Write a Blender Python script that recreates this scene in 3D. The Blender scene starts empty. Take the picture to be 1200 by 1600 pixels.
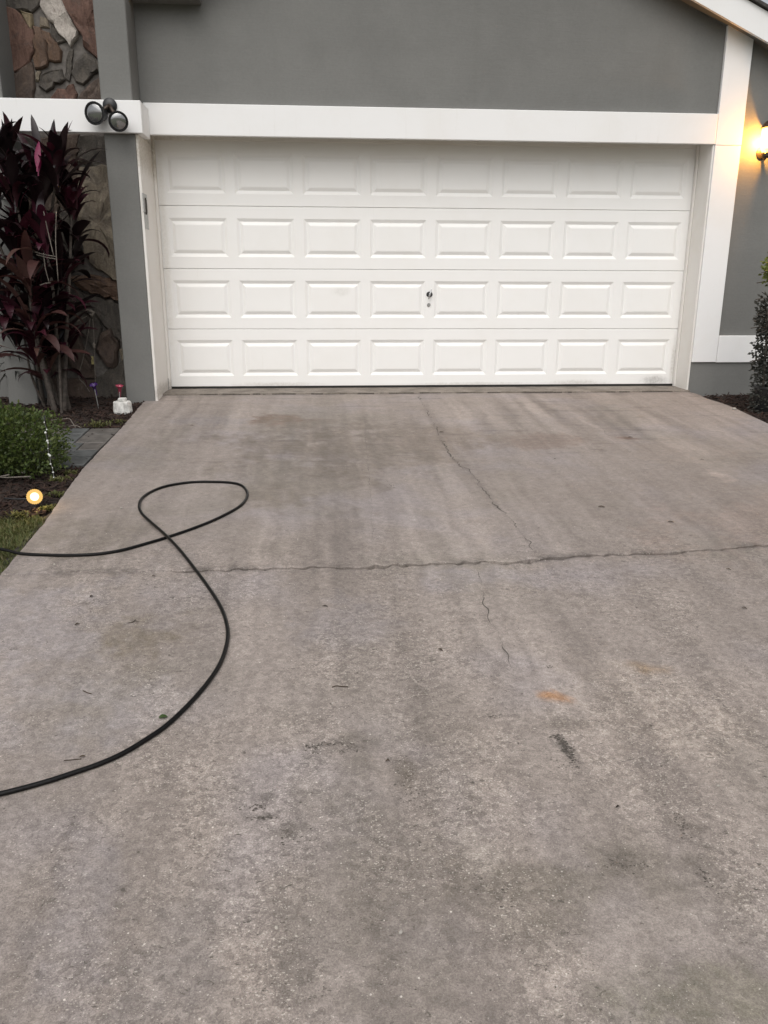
import bpy, math, random
from mathutils import Vector, Matrix, noise as mnoise
random.seed(11)
R = math.radians
S = bpy.context.scene
col = S.collection

# ------------------------------------------------------------------ camera
F_PX, PITCH, ROLL, YAW = 1246.0, .2803, .0036, .0761
CAM = Vector((1.4381, -7.6426, .9629))
FW = Vector((math.sin(YAW)*math.cos(PITCH), math.cos(YAW)*math.cos(PITCH), -math.sin(PITCH)))
RT0 = Vector((math.cos(YAW), -math.sin(YAW), 0)); UP0 = RT0.cross(FW)
RT = RT0*math.cos(ROLL) + UP0*math.sin(ROLL); UP = UP0*math.cos(ROLL) - RT0*math.sin(ROLL)
cd = bpy.data.cameras.new('camera'); co = bpy.data.objects.new('camera', cd); col.objects.link(co)
m = Matrix((RT, UP, -FW)).transposed().to_4x4(); m.translation = CAM; co.matrix_world = m
cd.sensor_fit = 'VERTICAL'; cd.sensor_height = 24; cd.lens = 24*F_PX/1600
cd.clip_start = .05; cd.clip_end = 400
S.camera = co

# ------------------------------------------------------------------ light
SUN_EL, SUN_AZ = 52, 190          # soft evening light from behind the camera
w = bpy.data.worlds.new('World'); S.world = w; w.use_nodes = True
wn = w.node_tree.nodes; wl = w.node_tree.links; wn.clear()
sky = wn.new('ShaderNodeTexSky'); sky.sky_type = 'NISHITA'; sky.sun_disc = False
sky.sun_elevation = R(SUN_EL); sky.sun_rotation = R(SUN_AZ)
sky.air_density = 1.0; sky.dust_density = 4.0; sky.ozone_density = 1.0
hs = wn.new('ShaderNodeHueSaturation'); hs.inputs['Saturation'].default_value = .22
bg = wn.new('ShaderNodeBackground'); bg.inputs['Strength'].default_value = .1
wo = wn.new('ShaderNodeOutputWorld')
wl.new(sky.outputs[0], hs.inputs['Color']); wl.new(hs.outputs[0], bg.inputs[0]); wl.new(bg.outputs[0], wo.inputs[0])
sd = bpy.data.lights.new('sun', 'SUN'); sd.energy = .9; sd.angle = R(80); sd.color = (1, .97, .94)
so = bpy.data.objects.new('sun', sd); col.objects.link(so)
sdir = Vector((math.sin(R(SUN_AZ))*math.cos(R(SUN_EL)), math.cos(R(SUN_AZ))*math.cos(R(SUN_EL)), math.sin(R(SUN_EL))))
so.rotation_euler = sdir.to_track_quat('Z', 'Y').to_euler()
vs = S.view_settings; vs.view_transform = 'Standard'; vs.look = 'None'; vs.gamma = 1; vs.use_curve_mapping = False
vs.exposure = .47
S.render.engine = 'CYCLES'

# ------------------------------------------------------------------ geometry of the place
SLOPE, GY, GZ = .062, -.25, -.012
def zg(y): return GZ + SLOPE*(min(y, 0) - GY)
def zd(x, y):                       # surface of the driveway concrete
    z = zg(y) + .002*math.sin(1.7*x+.6)*math.sin(1.1*y) + .0015*math.sin(3.1*x+1.3*y)
    k = max(0, min(1, (x-4.80)/.2)); z -= .045*k*k*max(0, 1-abs(y+.45)/.6)
    return z
def ray(px, py): return FW + RT*((px-600)/F_PX) - UP*((py-800)/F_PX)
def AT(px, py, Y):                  # the point of the vertical plane y = Y
    d = ray(px, py); return CAM + d*((Y-CAM.y)/d.y)
def G(px, py):                      # the point of the sloping ground
    d = ray(px, py); t = (GZ + SLOPE*(CAM.y-GY) - CAM.z)/(d.z - SLOPE*d.y); return CAM + d*t

# ------------------------------------------------------------------ object helpers
def link(o, parent=None):
    col.objects.link(o)
    if parent: o.parent = parent
    return o
def tag(o, label=None, cat=None, group=None, kind=None):
    if label: o['label'] = label
    if cat: o['category'] = cat
    if group: o['group'] = group
    if kind: o['kind'] = kind
    return o
def empty(name, loc=(0, 0, 0), parent=None):
    o = bpy.data.objects.new(name, None); o.location = loc; o.empty_display_size = .1
    return link(o, parent)
def thing(name, label, cat, loc=(0, 0, 0), group=None): return tag(empty(name, loc), label, cat, group)

class MB:
    def __init__(s): s.v = []; s.f = []
    def add(s, vs_, fs):
        b = len(s.v); s.v += [tuple(p) for p in vs_]; s.f += [tuple(b+i for i in f) for f in fs]; return s
    def box(s, x0, x1, y0, y1, z0, z1, bev=0):
        if bev <= 0:
            return s.add([(x0,y0,z0),(x1,y0,z0),(x1,y1,z0),(x0,y1,z0),(x0,y0,z1),(x1,y0,z1),(x1,y1,z1),(x0,y1,z1)],
                  [(0,3,2,1),(4,5,6,7),(0,1,5,4),(1,2,6,5),(2,3,7,6),(3,0,4,7)])
        b = bev; V = []; idx = {}
        for ix, x in enumerate((x0, x1)):
            for iy, y in enumerate((y0, y1)):
                for iz, z in enumerate((z0, z1)):
                    sx, sy, sz = (1-2*ix)*b, (1-2*iy)*b, (1-2*iz)*b
                    for a, p in enumerate(((x, y+sy, z+sz), (x+sx, y, z+sz), (x+sx, y+sy, z))):
                        idx[ix, iy, iz, a] = len(V); V.append(p)
        Fc = []
        for q in (0, 1):
            Fc += [[idx[q,0,0,0], idx[q,1,0,0], idx[q,1,1,0], idx[q,0,1,0]], [idx[0,q,0,1], idx[1,q,0,1], idx[1,q,1,1], idx[0,q,1,1]], [idx[0,0,q,2], idx[1,0,q,2], idx[1,1,q,2], idx[0,1,q,2]]]
            for r in (0, 1):
                Fc += [[idx[q,r,0,0], idx[q,r,1,0], idx[q,r,1,1], idx[q,r,0,1]], [idx[q,0,r,0], idx[q,1,r,0], idx[q,1,r,2], idx[q,0,r,2]], [idx[0,q,r,1], idx[1,q,r,1], idx[1,q,r,2], idx[0,q,r,2]]]
                for t in (0, 1): Fc.append([idx[q,r,t,0], idx[q,r,t,1], idx[q,r,t,2]])
        c = Vector(((x0+x1)/2, (y0+y1)/2, (z0+z1)/2))
        for f in Fc:
            p = [Vector(V[i]) for i in f]; n = (p[1]-p[0]).cross(p[2]-p[0])
            if n.dot(sum(p, Vector())/len(p)-c) < 0: f.reverse()
        return s.add(V, Fc)
    def tube(s, pts, r, n=8, cap=True):
        pts = [Vector(p) for p in pts]; k = len(pts); rr = r if isinstance(r, (list, tuple)) else [r]*k
        V = []; nrm = None
        for i, p in enumerate(pts):
            t = (pts[min(i+1, k-1)] - pts[max(i-1, 0)]).normalized()
            if nrm is None: nrm = t.orthogonal().normalized()
            nrm = (nrm - t*nrm.dot(t)).normalized(); b = t.cross(nrm)
            for j in range(n):
                a = 2*math.pi*j/n; V.append(p + (nrm*math.cos(a) + b*math.sin(a))*rr[i])
        Fc = [(i*n+j, i*n+(j+1) % n, (i+1)*n+(j+1) % n, (i+1)*n+j) for i in range(k-1) for j in range(n)]
        if cap: Fc += [tuple(range(n-1, -1, -1)), tuple((k-1)*n+j for j in range(n))]
        return s.add(V, Fc)
    def lathe(s, prof, n=20, M=None):      # (radius, z) pairs about z
        V = [Vector((r*math.cos(2*math.pi*j/n), r*math.sin(2*math.pi*j/n), z)) for r, z in prof for j in range(n)]
        if M: V = [M @ v for v in V]
        k = len(prof)
        Fc = [(i*n+j, i*n+(j+1) % n, (i+1)*n+(j+1) % n, (i+1)*n+j) for i in range(k-1) for j in range(n)]
        Fc += [tuple(range(n-1, -1, -1)), tuple((k-1)*n+j for j in range(n))]
        return s.add(V, Fc)
    def mesh(s, name, mat, smooth=False):
        me = bpy.data.meshes.new(name); me.from_pydata(s.v, [], s.f); me.update()
        if mat: me.materials.append(mat)
        if smooth: me.polygons.foreach_set('use_smooth', [True]*len(me.polygons))
        return me
    def build(s, name, mat, parent=None, smooth=False):
        return link(bpy.data.objects.new(name, s.mesh(name, mat, smooth)), parent)
def place(name, mesh, parent, M):
    o = bpy.data.objects.new(name, mesh); o.matrix_local = M; return link(o, parent)
def smooth_by_angle(o, ang=40):
    me = o.data; me.polygons.foreach_set('use_smooth', [True]*len(me.polygons)); me.set_sharp_from_angle(angle=R(ang)); return o

# ------------------------------------------------------------------ material helpers
class NT:
    def __init__(s, name):
        s.m = bpy.data.materials.new(name); s.m.use_nodes = True; s.t = s.m.node_tree; s.b = s.t.nodes['Principled BSDF']
        s.pos = s.t.nodes.new('ShaderNodeTexCoord').outputs['Object']
    def N(s, k): return s.t.nodes.new('ShaderNode'+k)
    def L(s, a, b):
        if isinstance(a, (int, float)): b.default_value = a
        elif isinstance(a, (tuple, list)): b.default_value = (*a, 1) if len(a) == 3 and len(b.default_value) == 4 else a
        else: s.t.links.new(a, b)
    def map(s, scale=(1, 1, 1), loc=(0, 0, 0), rot=(0, 0, 0), vec=None):
        n = s.N('Mapping'); s.L(vec or s.pos, n.inputs[0]); n.inputs['Scale'].default_value = scale; n.inputs['Location'].default_value = loc; n.inputs['Rotation'].default_value = rot
        return n.outputs[0]
    def noise(s, scale, detail=4, rough=.55, dist=0, vec=None, out=0):
        n = s.N('TexNoise'); s.L(vec or s.pos, n.inputs['Vector']); n.inputs['Scale'].default_value = scale; n.inputs['Detail'].default_value = detail
        n.inputs['Roughness'].default_value = rough; n.inputs['Distortion'].default_value = dist; return n.outputs[out]
    def vor(s, scale, feature='F1', vec=None, rnd=1):
        n = s.N('TexVoronoi'); n.feature = feature; s.L(vec or s.pos, n.inputs['Vector']); n.inputs['Scale'].default_value = scale; n.inputs['Randomness'].default_value = rnd
        return n
    def math(s, op, a, b=0, clamp=False):
        n = s.N('Math'); n.operation = op; n.use_clamp = clamp; s.L(a, n.inputs[0]); s.L(b, n.inputs[1]); return n.outputs[0]
    def rng(s, v, a, b, c=0, d=1, smooth=True):
        n = s.N('MapRange'); n.interpolation_type = 'SMOOTHSTEP' if smooth else 'LINEAR'; s.L(v, n.inputs[0])
        for i, q in enumerate((a, b, c, d)): n.inputs[i+1].default_value = q
        return n.outputs[0]
    def mix(s, f, a, b, mode='MIX'):
        n = s.N('Mix'); n.data_type = 'RGBA'; n.blend_type = mode; n.clamp_result = False
        s.L(f, n.inputs[0]); s.L(a, n.inputs[6]); s.L(b, n.inputs[7]); return n.outputs[2]
    def xyz(s, vec=None):
        n = s.N('SeparateXYZ'); s.L(vec or s.pos, n.inputs[0]); return n.outputs
    def bump(s, h, strength=.5, dist=.01, prev=None):
        n = s.N('Bump'); n.inputs['Strength'].default_value = strength; n.inputs['Distance'].default_value = dist; s.L(h, n.inputs['Height'])
        if prev: s.L(prev, n.inputs['Normal'])
        return n.outputs[0]
    def out(s, color=None, rough=None, normal=None, spec=None, metal=None):
        for k, v in (('Base Color', color), ('Roughness', rough), ('Normal', normal), ('Specular IOR Level', spec), ('Metallic', metal)):
            if v is not None: s.L(v, s.b.inputs[k])
        return s.m
def simple(name, c, rough=.6, var=.12, scale=30, metal=0, bump=0, spec=.5):
    n = NT(name); f = n.noise(scale, 5, .6)
    c2 = tuple(x*(1-var) for x in c); c3 = tuple(min(1, x*(1+var)) for x in c)
    cc = n.mix(n.rng(f, .3, .7), c2, c3)
    nm = n.bump(n.noise(scale*3, 4, .6), bump, .004) if bump else None
    return n.out(cc, rough, nm, spec, metal)
def leafmat(name, cols, rough=.42, trans=.25, bump=0):
    n = NT(name); oi = n.N('ObjectInfo').outputs['Random']; g = n.N('NewGeometry').outputs['Random Per Island']
    r = n.math('FRACT', n.math('ADD', oi, g)); ra = n.N('ValToRGB'); n.L(r, ra.inputs[0])
    e = ra.color_ramp.elements
    while len(e) < len(cols): e.new(.5)
    for i, c in enumerate(cols): e[i].position = i/max(1, len(cols)-1); e[i].color = (*c, 1)
    f = n.noise(25, 4, .6); c = n.mix(n.rng(f, .35, .7, 0, .45), ra.outputs[0], (0.5, 0.5, 0.5), 'MULTIPLY')
    n.out(c, rough, None, .4)
    if trans:
        t = n.N('BsdfTranslucent'); n.L(c, t.inputs[0]); mx = n.N('MixShader'); mx.inputs[0].default_value = trans
        n.L(n.b.outputs[0], mx.inputs[1]); n.L(t.outputs[0], mx.inputs[2]); n.L(mx.outputs[0], n.t.nodes['Material Output'].inputs[0])
    return n.m

# ---- concrete: broad tone, streaks and stains live in the mesh (attribute "tone"), grain in the shader
# stains of the slab: (px, py, half width m, half length m, albedo, amount)
ST = [(520, 700, .85, 1.0, (.215, .19, .16), .7), (440, 655, .34, .26, (.225, .172, .138), .75), (330, 655, .30, .35, (.31, .29, .285), .6), (700, 690, .45, .55, (.25, .215, .18), .5), (840, 690, .32, .25, (.25, .20, .17), .55), (985, 684, .08, .05, (.22, .15, .12), .8),
      (240, 985, .20, .22, (.245, .215, .172), .75), (240, 700, .18, .6, (.245, .225, .195), .55), (150, 830, .32, .35, (.235, .212, .178), .6), (330, 740, .25, .25, (.25, .225, .19), .4), (60, 980, .4, .4, (.36, .338, .335), .6), (130, 1120, .35, .3, (.375, .352, .345), .6), (330, 920, .35, .3, (.325, .30, .29), .45),
      (560, 1165, .22, .05, (.20, .182, .16), .6), (410, 1258, .035, .03, (.12, .11, .10), .8), (405, 1278, .04, .015, (.12, .11, .10), .7), (488, 1168, .035, .02, (.13, .12, .105), .75), (512, 1160, .03, .012, (.12, .11, .10), .75), (540, 1170, .03, .02, (.16, .145, .13), .7), (445, 1300, .06, .03, (.15, .138, .12), .65),
      (645, 1220, .04, .09, (.185, .165, .14), .7), (880, 1132, .14, .03, (.19, .17, .148), .7), (970, 1375, .28, .12, (.215, .195, .168), .7), (1080, 1290, .05, .05, (.19, .17, .148), .65), (960, 1350, .07, .03, (.14, .128, .11), .6),
      (840, 1410, .20, .16, (.215, .195, .165), .65), (860, 1490, .12, .07, (.20, .18, .155), .6), (640, 1420, .12, .32, (.225, .205, .18), .55), (560, 1330, .09, .4, (.225, .205, .178), .55), (480, 1420, .08, .4, (.235, .215, .19), .45), (690, 1120, .10, .45, (.25, .225, .198), .45), (590, 1060, .12, .4, (.255, .232, .208), .4), (1010, 1090, .32, .28, (.40, .355, .31), .5), (1020, 1042, .10, .05, (.34, .255, .17), .6),
      (750, 1345, .045, .14, (.46, .42, .375), .55), (1120, 745, .08, .16, (.45, .39, .345), .75), (430, 760, .5, .35, (.245, .22, .185), .4), (1140, 820, .5, .45, (.36, .295, .255), .5), (1060, 700, .5, .5, (.36, .315, .275), .5), (860, 1525, .16, .07, (.43, .385, .345), .5),
      (1140, 1560, .22, .10, (.22, .208, .165), .7), (980, 780, .7, .6, (.30, .265, .235), .4), (320, 1450, .07, .4, (.245, .226, .212), .5), (120, 1450, .12, .3, (.30, .28, .278), .5), (230, 1560, .1, .3, (.27, .25, .235), .5), (900, 950, .7, .3, (.36, .325, .295), .5), (760, 900, .4, .14, (.34, .318, .318), .5),
      (530, 980, .22, .2, (.325, .305, .305), .45), (860, 1086, .06, .035, (.38, .235, .14), 1.0), (882, 1092, .045, .028, (.36, .23, .145), .9), (883, 1164, .016, .05, (.10, .098, .088), .9), (893, 1180, .008, .05, (.10, .095, .085), .85), (868, 1165, .02, .015, (.15, .14, .125), .7), (1120, 1440, .25, .1, (.33, .30, .27), .4), (1000, 1480, .3, .08, (.33, .30, .272), .35)]
STW = [(G(q[0], q[1]).x, G(q[0], q[1]).y) + q[2:] for q in ST]
def fr(x, y, z, o=4): return mnoise.fractal(Vector((x, y, z)), .7, 2.0, o)
def ss(t): t = max(0., min(1., t)); return t*t*(3-2*t)
DARK = .875; AGG = G(1060, 1110)
def tone(x, y):
    c = [.305, .272, .242]; n1 = fr(x*.9, y*.9, 1); k = ss(.5+.3*n1)
    d = [.352, .318, .290]; c = [p+(q-p)*k for p, q in zip(c, d)]
    k = .6*ss(.1+1.1*fr(x*1.3, y*1.3, 9)); c = [p+(q-p)*k for p, q in zip(c, (.335, .312, .312))]
    k = .6*ss(.05+1.1*fr(x*1.1, y*1.1, 17)); c = [p+(q-p)*k for p, q in zip(c, (.262, .242, .208))]
    wx, wy, ux, uy = fr(x*2.2, y*2.2, 31), fr(x*2.2, y*2.2, 47), fr(x*13, y*13, 61, 3), fr(x*13, y*13, 77, 3)
    m2 = .75+.5*ss(.5+.9*fr(x*22, y*22, 5, 3))
    for (sx, sy, rx, ry, t, am) in STW:
        dx, dy = x-sx, y-sy
        if abs(dx) > rx*2.4 or abs(dy) > ry*2.4: continue
        dx = (dx + rx*(.8*wx+.45*ux))/rx; dy = (dy + ry*(.8*wy+.45*uy))/ry
        r = math.sqrt(dx*dx+dy*dy)
        if r < 1.15:
            k = min(1, am*m2*ss((1.15-r)/.8)); c = [p+(q-p)*k for p, q in zip(c, t)]
    f = 1 + (.18*fr(x*3.1+.2*wx, y*.18, 3) + .21*fr(x*8.3+.35*wx, y*.26, 13))*(.8+.8*fr(x*.7, y*.6, 55, 2)) + .08*fr(x*19+.4*wx, y*.8, 57, 3) + .06*fr(x*6, y*7, 23, 5) + .04*fr(x*30, y*30, 29, 3)
    f -= .20*ss(fr(x*2, y*13, 83, 3)*1.5-.35)*ss((y+3.2)/1.2)                # broom marks across the far end
    cy = abs(y-crack_y(x)) if -5.2 < y < -3 else 9
    if cy < .06: f *= 1-.42*ss(1-cy/.06)*ss(.35+1.2*fr(x*6, y*3, 91, 3))
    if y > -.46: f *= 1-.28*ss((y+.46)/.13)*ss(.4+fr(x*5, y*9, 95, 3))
    f = max(.45, f)
    f *= DARK*(1+.07*ss((-4.6-y)/1.2))
    ag = (.22+.78*ss((-3.3-y)/1.5))*(.5+.5*ss(.42+.9*fr(x*2.6+.3*wx, y*1.3, 101, 5)))
    dx, dy = (x-AGG[0])/.42, (y-AGG[1])/.36; r = math.sqrt(dx*dx+dy*dy)+.5*ux
    if r < 1: ag = max(ag, ss((1-r)/.5))
    return [max(.03, c[0]*f*1.015), max(.03, c[1]*f*.985), max(.03, c[2]*f*.99)] + [ag]
def concrete(name, lip=False):
    n = NT(name)
    if lip: c = n.mix(n.rng(n.noise(5, 6, .65), .35, .65), (.17, .15, .128), (.27, .24, .21))
    else:
        at = n.N('Attribute'); at.attribute_name = 'tone'; c = at.outputs['Color']
    mid = n.noise(30, 5, .75); fine = n.noise(210, 3, .9); gr = n.noise(1, 2, .6, vec=n.map(scale=(150, 200, 150), loc=(4, 8, 2)))
    if lip: agg = .3
    else: agg = at.outputs['Alpha']
    lo = n.mix(agg, (.90, .895, .89), (.76, .75, .74)); hi = n.mix(agg, (1.08, 1.08, 1.08), (1.20, 1.195, 1.185))
    c = n.mix(1, c, n.mix(n.rng(mid, .34, .66), (.88, .877, .874), (1.10, 1.098, 1.095)), 'MULTIPLY')
    c = n.mix(1, c, n.mix(n.rng(fine, .40, .60), lo, hi), 'MULTIPLY')
    thr = n.math('SUBTRACT', .76, n.math('MULTIPLY', agg, .16))                      # pale stones of the aggregate
    pale = n.rng(n.math('SUBTRACT', gr, thr), 0, .05)
    c = n.mix(n.math('MULTIPLY', pale, .75), c, (.60, .55, .49))
    sp = n.vor(100); rnd = n.xyz(sp.outputs['Color'])
    big = n.math('MULTIPLY', n.rng(n.math('DIVIDE', sp.outputs['Distance'], n.math('ADD', n.math('MULTIPLY', rnd[1], .26), .06)), .6, 1, 1, 0), n.math('LESS_THAN', rnd[0], n.math('MULTIPLY', agg, .15)))
    c = n.mix(n.math('MULTIPLY', big, n.rng(rnd[2], 0, 1, .3, .95, False)), c, (.68, .63, .57))
    cv = n.xyz(n.vor(75, vec=n.map(loc=(2, 2, 0))).outputs['Color'])[0]; c = n.mix(agg, c, n.mix(1, c, n.mix(cv, (.78, .775, .77), (1.22, 1.215, 1.205)), 'MULTIPLY'))
    fk = n.noise(1, 4, .7, .9, vec=n.map(scale=(34, 62, 30)))                        # dark flakes and pits
    flk = n.math('MULTIPLY', n.rng(fk, .625, .68), n.rng(agg, 0, 1, .45, .9))
    c = n.mix(flk, c, (.10, .088, .076))
    dk = n.rng(gr, .36, .29); c = n.mix(n.math('MULTIPLY', dk, n.rng(agg, 0, 1, .3, .75)), c, (.11, .098, .085))
    return n.out(c, n.rng(mid, .3, .7, .7, .9), n.bump(fine, .4, .005), .15)

def stucco(name, c):
    n = NT(name)
    a = n.noise(1, 6, .65, .4, vec=n.map(scale=(9, 9, 70))); b = n.noise(60, 5, .65); d = n.noise(1.3, 5, .6)
    cc = n.mix(n.rng(d, .35, .68), tuple(x*.92 for x in c), tuple(x*1.06 for x in c))
    cc = n.mix(n.rng(b, .35, .68, 0, .5), cc, n.mix(1, cc, (.88, .88, .88), 'MULTIPLY'))
    cc = n.mix(n.rng(n.noise(1, 5, .6, vec=n.map(scale=(5, 5, .5))), .52, .75, 0, .3), cc, n.mix(1, cc, (.86, .86, .84), 'MULTIPLY'))
    h = n.math('ADD', n.math('MULTIPLY', a, .7), n.math('MULTIPLY', b, .35))
    return n.out(cc, .78, n.bump(h, .32, .006), .3)

def paint(name, c, rough=.45, grime=.10, bump=.06, stains=(), wave=0):
    n = NT(name); n.pos = n.N('NewGeometry').outputs['Position']
    f = n.noise(2.2, 6, .65, .3); g = n.noise(45, 5, .7); v = n.noise(1, 6, .65, vec=n.map(scale=(26, 26, 1.6)))
    cc = n.mix(n.rng(f, .42, .7, 0, grime*4), c, (c[0]*.92, c[1]*.90, c[2]*.86))
    cc = n.mix(n.rng(v, .60, .75, 0, grime*2.5), cc, (c[0]*.72, c[1]*.69, c[2]*.62))
    cc = n.mix(n.rng(g, .66, .76, 0, grime*1.5), cc, (.45, .42, .38))
    for (x, y, z, rx, rz, tint, am) in stains:
        w1 = n.N('VectorMath'); w1.operation = 'MULTIPLY_ADD'; n.L(n.noise(14, 5, .7, out=1), w1.inputs[0]); w1.inputs[1].default_value = (rx*1.1, 0, rz*1.1); n.L(n.pos, w1.inputs[2])
        mp = n.map(scale=(1/rx, .001, 1/rz), loc=(-x/rx-.55, 0, -z/rz-.55), vec=w1.outputs[0]); ln = n.N('VectorMath'); ln.operation = 'LENGTH'; n.L(mp, ln.inputs[0])
        cc = n.mix(n.math('MULTIPLY', n.rng(ln.outputs['Value'], .2, 1.1, am, 0), n.rng(g, .3, .65, .4, 1)), cc, tint)
    nm = n.bump(g, bump, .003)
    if wave: nm = n.bump(n.noise(2.6, 2, .5), wave, .03, nm)
    return n.out(cc, n.rng(f, .3, .7, rough-.06, rough+.1), nm, .4)

def stonemat(name, a, b, c3):
    n = NT(name); oi = n.N('ObjectInfo').outputs['Random']
    v = n.N('VectorMath'); v.operation = 'ADD'; n.L(n.pos, v.inputs[0]); n.L(n.math('MULTIPLY', oi, 20), v.inputs[1])
    p = v.outputs[0]
    g = n.noise(1, 7, .7, 1.2, vec=n.map(scale=(16, 16, 5), rot=(0, .35, 0), vec=p)); q = n.noise(7, 6, .7, .8, vec=p); s_ = n.noise(70, 5, .7, vec=p)
    cc = n.mix(n.rng(g, .35, .66), a, b); cc = n.mix(n.rng(q, .5, .68, 0, .85), cc, c3)
    cc = n.mix(n.rng(s_, .4, .65, 0, .5), cc, n.mix(1, cc, (.55, .53, .5), 'MULTIPLY'))
    h = n.math('ADD', n.math('MULTIPLY', g, .8), n.math('MULTIPLY', s_, .35))
    return n.out(cc, .75, n.bump(h, 1, .02), .35)

M = {}
M['concrete'] = concrete('driveway_concrete'); M['lip'] = concrete('garage_slab_concrete', True)
M['grey'] = stucco('grey_stucco', (.182, .181, .171))
M['white'] = paint('white_trim_paint', (.83, .825, .815), .5, .07, .08)
M['door'] = paint('white_door_enamel', (.87, .862, .838), .45, .05, .02, wave=.22, stains=[(1.0, 0, .03, .5, .03, (.5, .47, .42), .5), (2.9, 0, .025, .7, .025, (.5, .47, .42), .5), (3.9, 0, .03, .4, .04, (.45, .42, .38), .5), (.05, 0, 1.2, .04, 1.2, (.66, .63, .56), .5), (4.67, 0, .05, .16, .06, (.36, .35, .33), .7), (1.62, 0, .88, .10, .05, (.68, .67, .63), .5), (4.84, 0, .2, .03, .3, (.5, .47, .42), .6)])
M['jamb'] = paint('cream_jamb_paint', (.80, .775, .735), .55, .12, .1, stains=[(0, 0, 2.0, .6, .22, (.38, .33, .25), .75), (0, 0, .03, .6, .08, (.3, .27, .23), .6)])
M['seal'] = simple('dark_rubber_seal', (.02, .019, .018), .7)
M['steel'] = simple('dull_galvanised_steel', (.42, .42, .41), .42, .2, 60, .85)
M['chrome'] = simple('bright_zinc', (.62, .62, .62), .25, .1, 60, 1)
M['black'] = simple('black_plastic', (.014, .014, .015), .38, .2, 80)
M['bronze'] = simple('dark_bronze', (.055, .040, .030), .45, .25, 60, .5)
M['hose'] = simple('black_rubber_hose', (.006, .0056, .0056), .42, .3, 60, 0, .2, .18)
M['hair'] = simple('hairline_dirt', (.10, .087, .074), .95, .35, 90)
M['crack'] = simple('dirt_in_crack', (.045, .038, .032), .95, .3, 90)
M['mortar'] = simple('grey_mortar', (.135, .122, .11), .9, .25, 26, 0, .6)
M['soil'] = simple('dark_mulch_soil', (.024, .015, .011), .95, .5, 28, 0, .9)
M['chip'] = leafmat('bark_chips', [(.030, .014, .010), (.016, .010, .008), (.045, .022, .015), (.025, .017, .013), (.06, .035, .024)], .9, 0)
M['ground'] = None
M['shingle'] = simple('grey_shingles', (.06, .055, .05), .9, .4, 20, 0, .8)

# ------------------------------------------------------------------ ground
def ground_mat():
    n = NT('ground_soil_and_grass'); f = n.noise(.8, 6, .65); g = n.noise(40, 5, .7)
    c = n.mix(n.rng(g, .35, .65), (.040, .055, .016), (.085, .105, .034)); c = n.mix(n.rng(f, .56, .7, 0, .6), c, (.07, .06, .03))
    Y = n.xyz()[1]; c = n.mix(n.rng(Y, -3.5, -3.3), c, n.mix(n.rng(g, .3, .7), (.012, .009, .007), (.032, .02, .015)))
    return n.out(c, .95, n.bump(g, .8, .02), .2)
M['ground'] = ground_mat()
b = MB(); ys = [-60, -30, -14, -8, -4, -2, -1, -.3, 3, 40]; xs = [-50, -8, -2, 2.4, 7, 12, 55]
for y in ys:
    for x in xs: b.add([(x, y, zg(max(y, -14)) - .062)], [])
b.f = [(j*len(xs)+i, j*len(xs)+i+1, (j+1)*len(xs)+i+1, (j+1)*len(xs)+i) for j in range(len(ys)-1) for i in range(len(xs)-1)]
tag(b.build('ground', M['ground']), kind='structure')

# ------------------------------------------------------------------ driveway
drive = tag(empty('driveway'), kind='structure')
LE = sorted([(-.30, -.10), (-.68, -.112), (-1.57, -.082), (-2.2, -.075), (-2.69, -.066), (-3.2, -.03), (-3.61, .008), (-4.29, .03), (-6, .02), (-16, 0)])
RE = sorted([(-.30, 4.995), (-.64, 4.99), (-1.0, 4.955), (-1.64, 4.935), (-4, 4.93), (-16, 4.95)])
def interp(tab, y):
    if y <= tab[0][0]: return tab[0][1]
    for (a, p), (c, q) in zip(tab, tab[1:]):
        if y <= c: return p + (q-p)*(y-a)/(c-a)
    return tab[-1][1]
CR = [(20, 898), (60, 896), (110, 895.5), (180, 894), (250, 893), (300, 892.5), (350, 891), (400, 889), (440, 888), (480, 886), (560, 885.5), (640, 883), (700, 880.5), (760, 879), (800, 877.5), (840, 873), (880, 869), (940, 866), (1000, 864), (1050, 862), (1100, 858), (1150, 855), (1200, 851.5), (1260, 846)]
CRW = [(G(x, y).x, G(x, y).y) for x, y in CR]
def crack_y(x):
    if x <= CRW[0][0]: return CRW[0][1]
    for (a, p), (c, q) in zip(CRW, CRW[1:]):
        if x <= c: y = p + (q-p)*(x-a)/(c-a); break
    else: y = CRW[-1][1]
    return y + .026*mnoise.noise(Vector((x*7, 3.3, 0))) + .024*mnoise.noise(Vector((x*24, 7.1, 0)))
def gapw(x):
    t = max(0, min(1, (x-.55)/.5))
    return .0006 + t*.020*(.35+1.3*abs(mnoise.noise(Vector((x*7, 1, 5)))))
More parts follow.
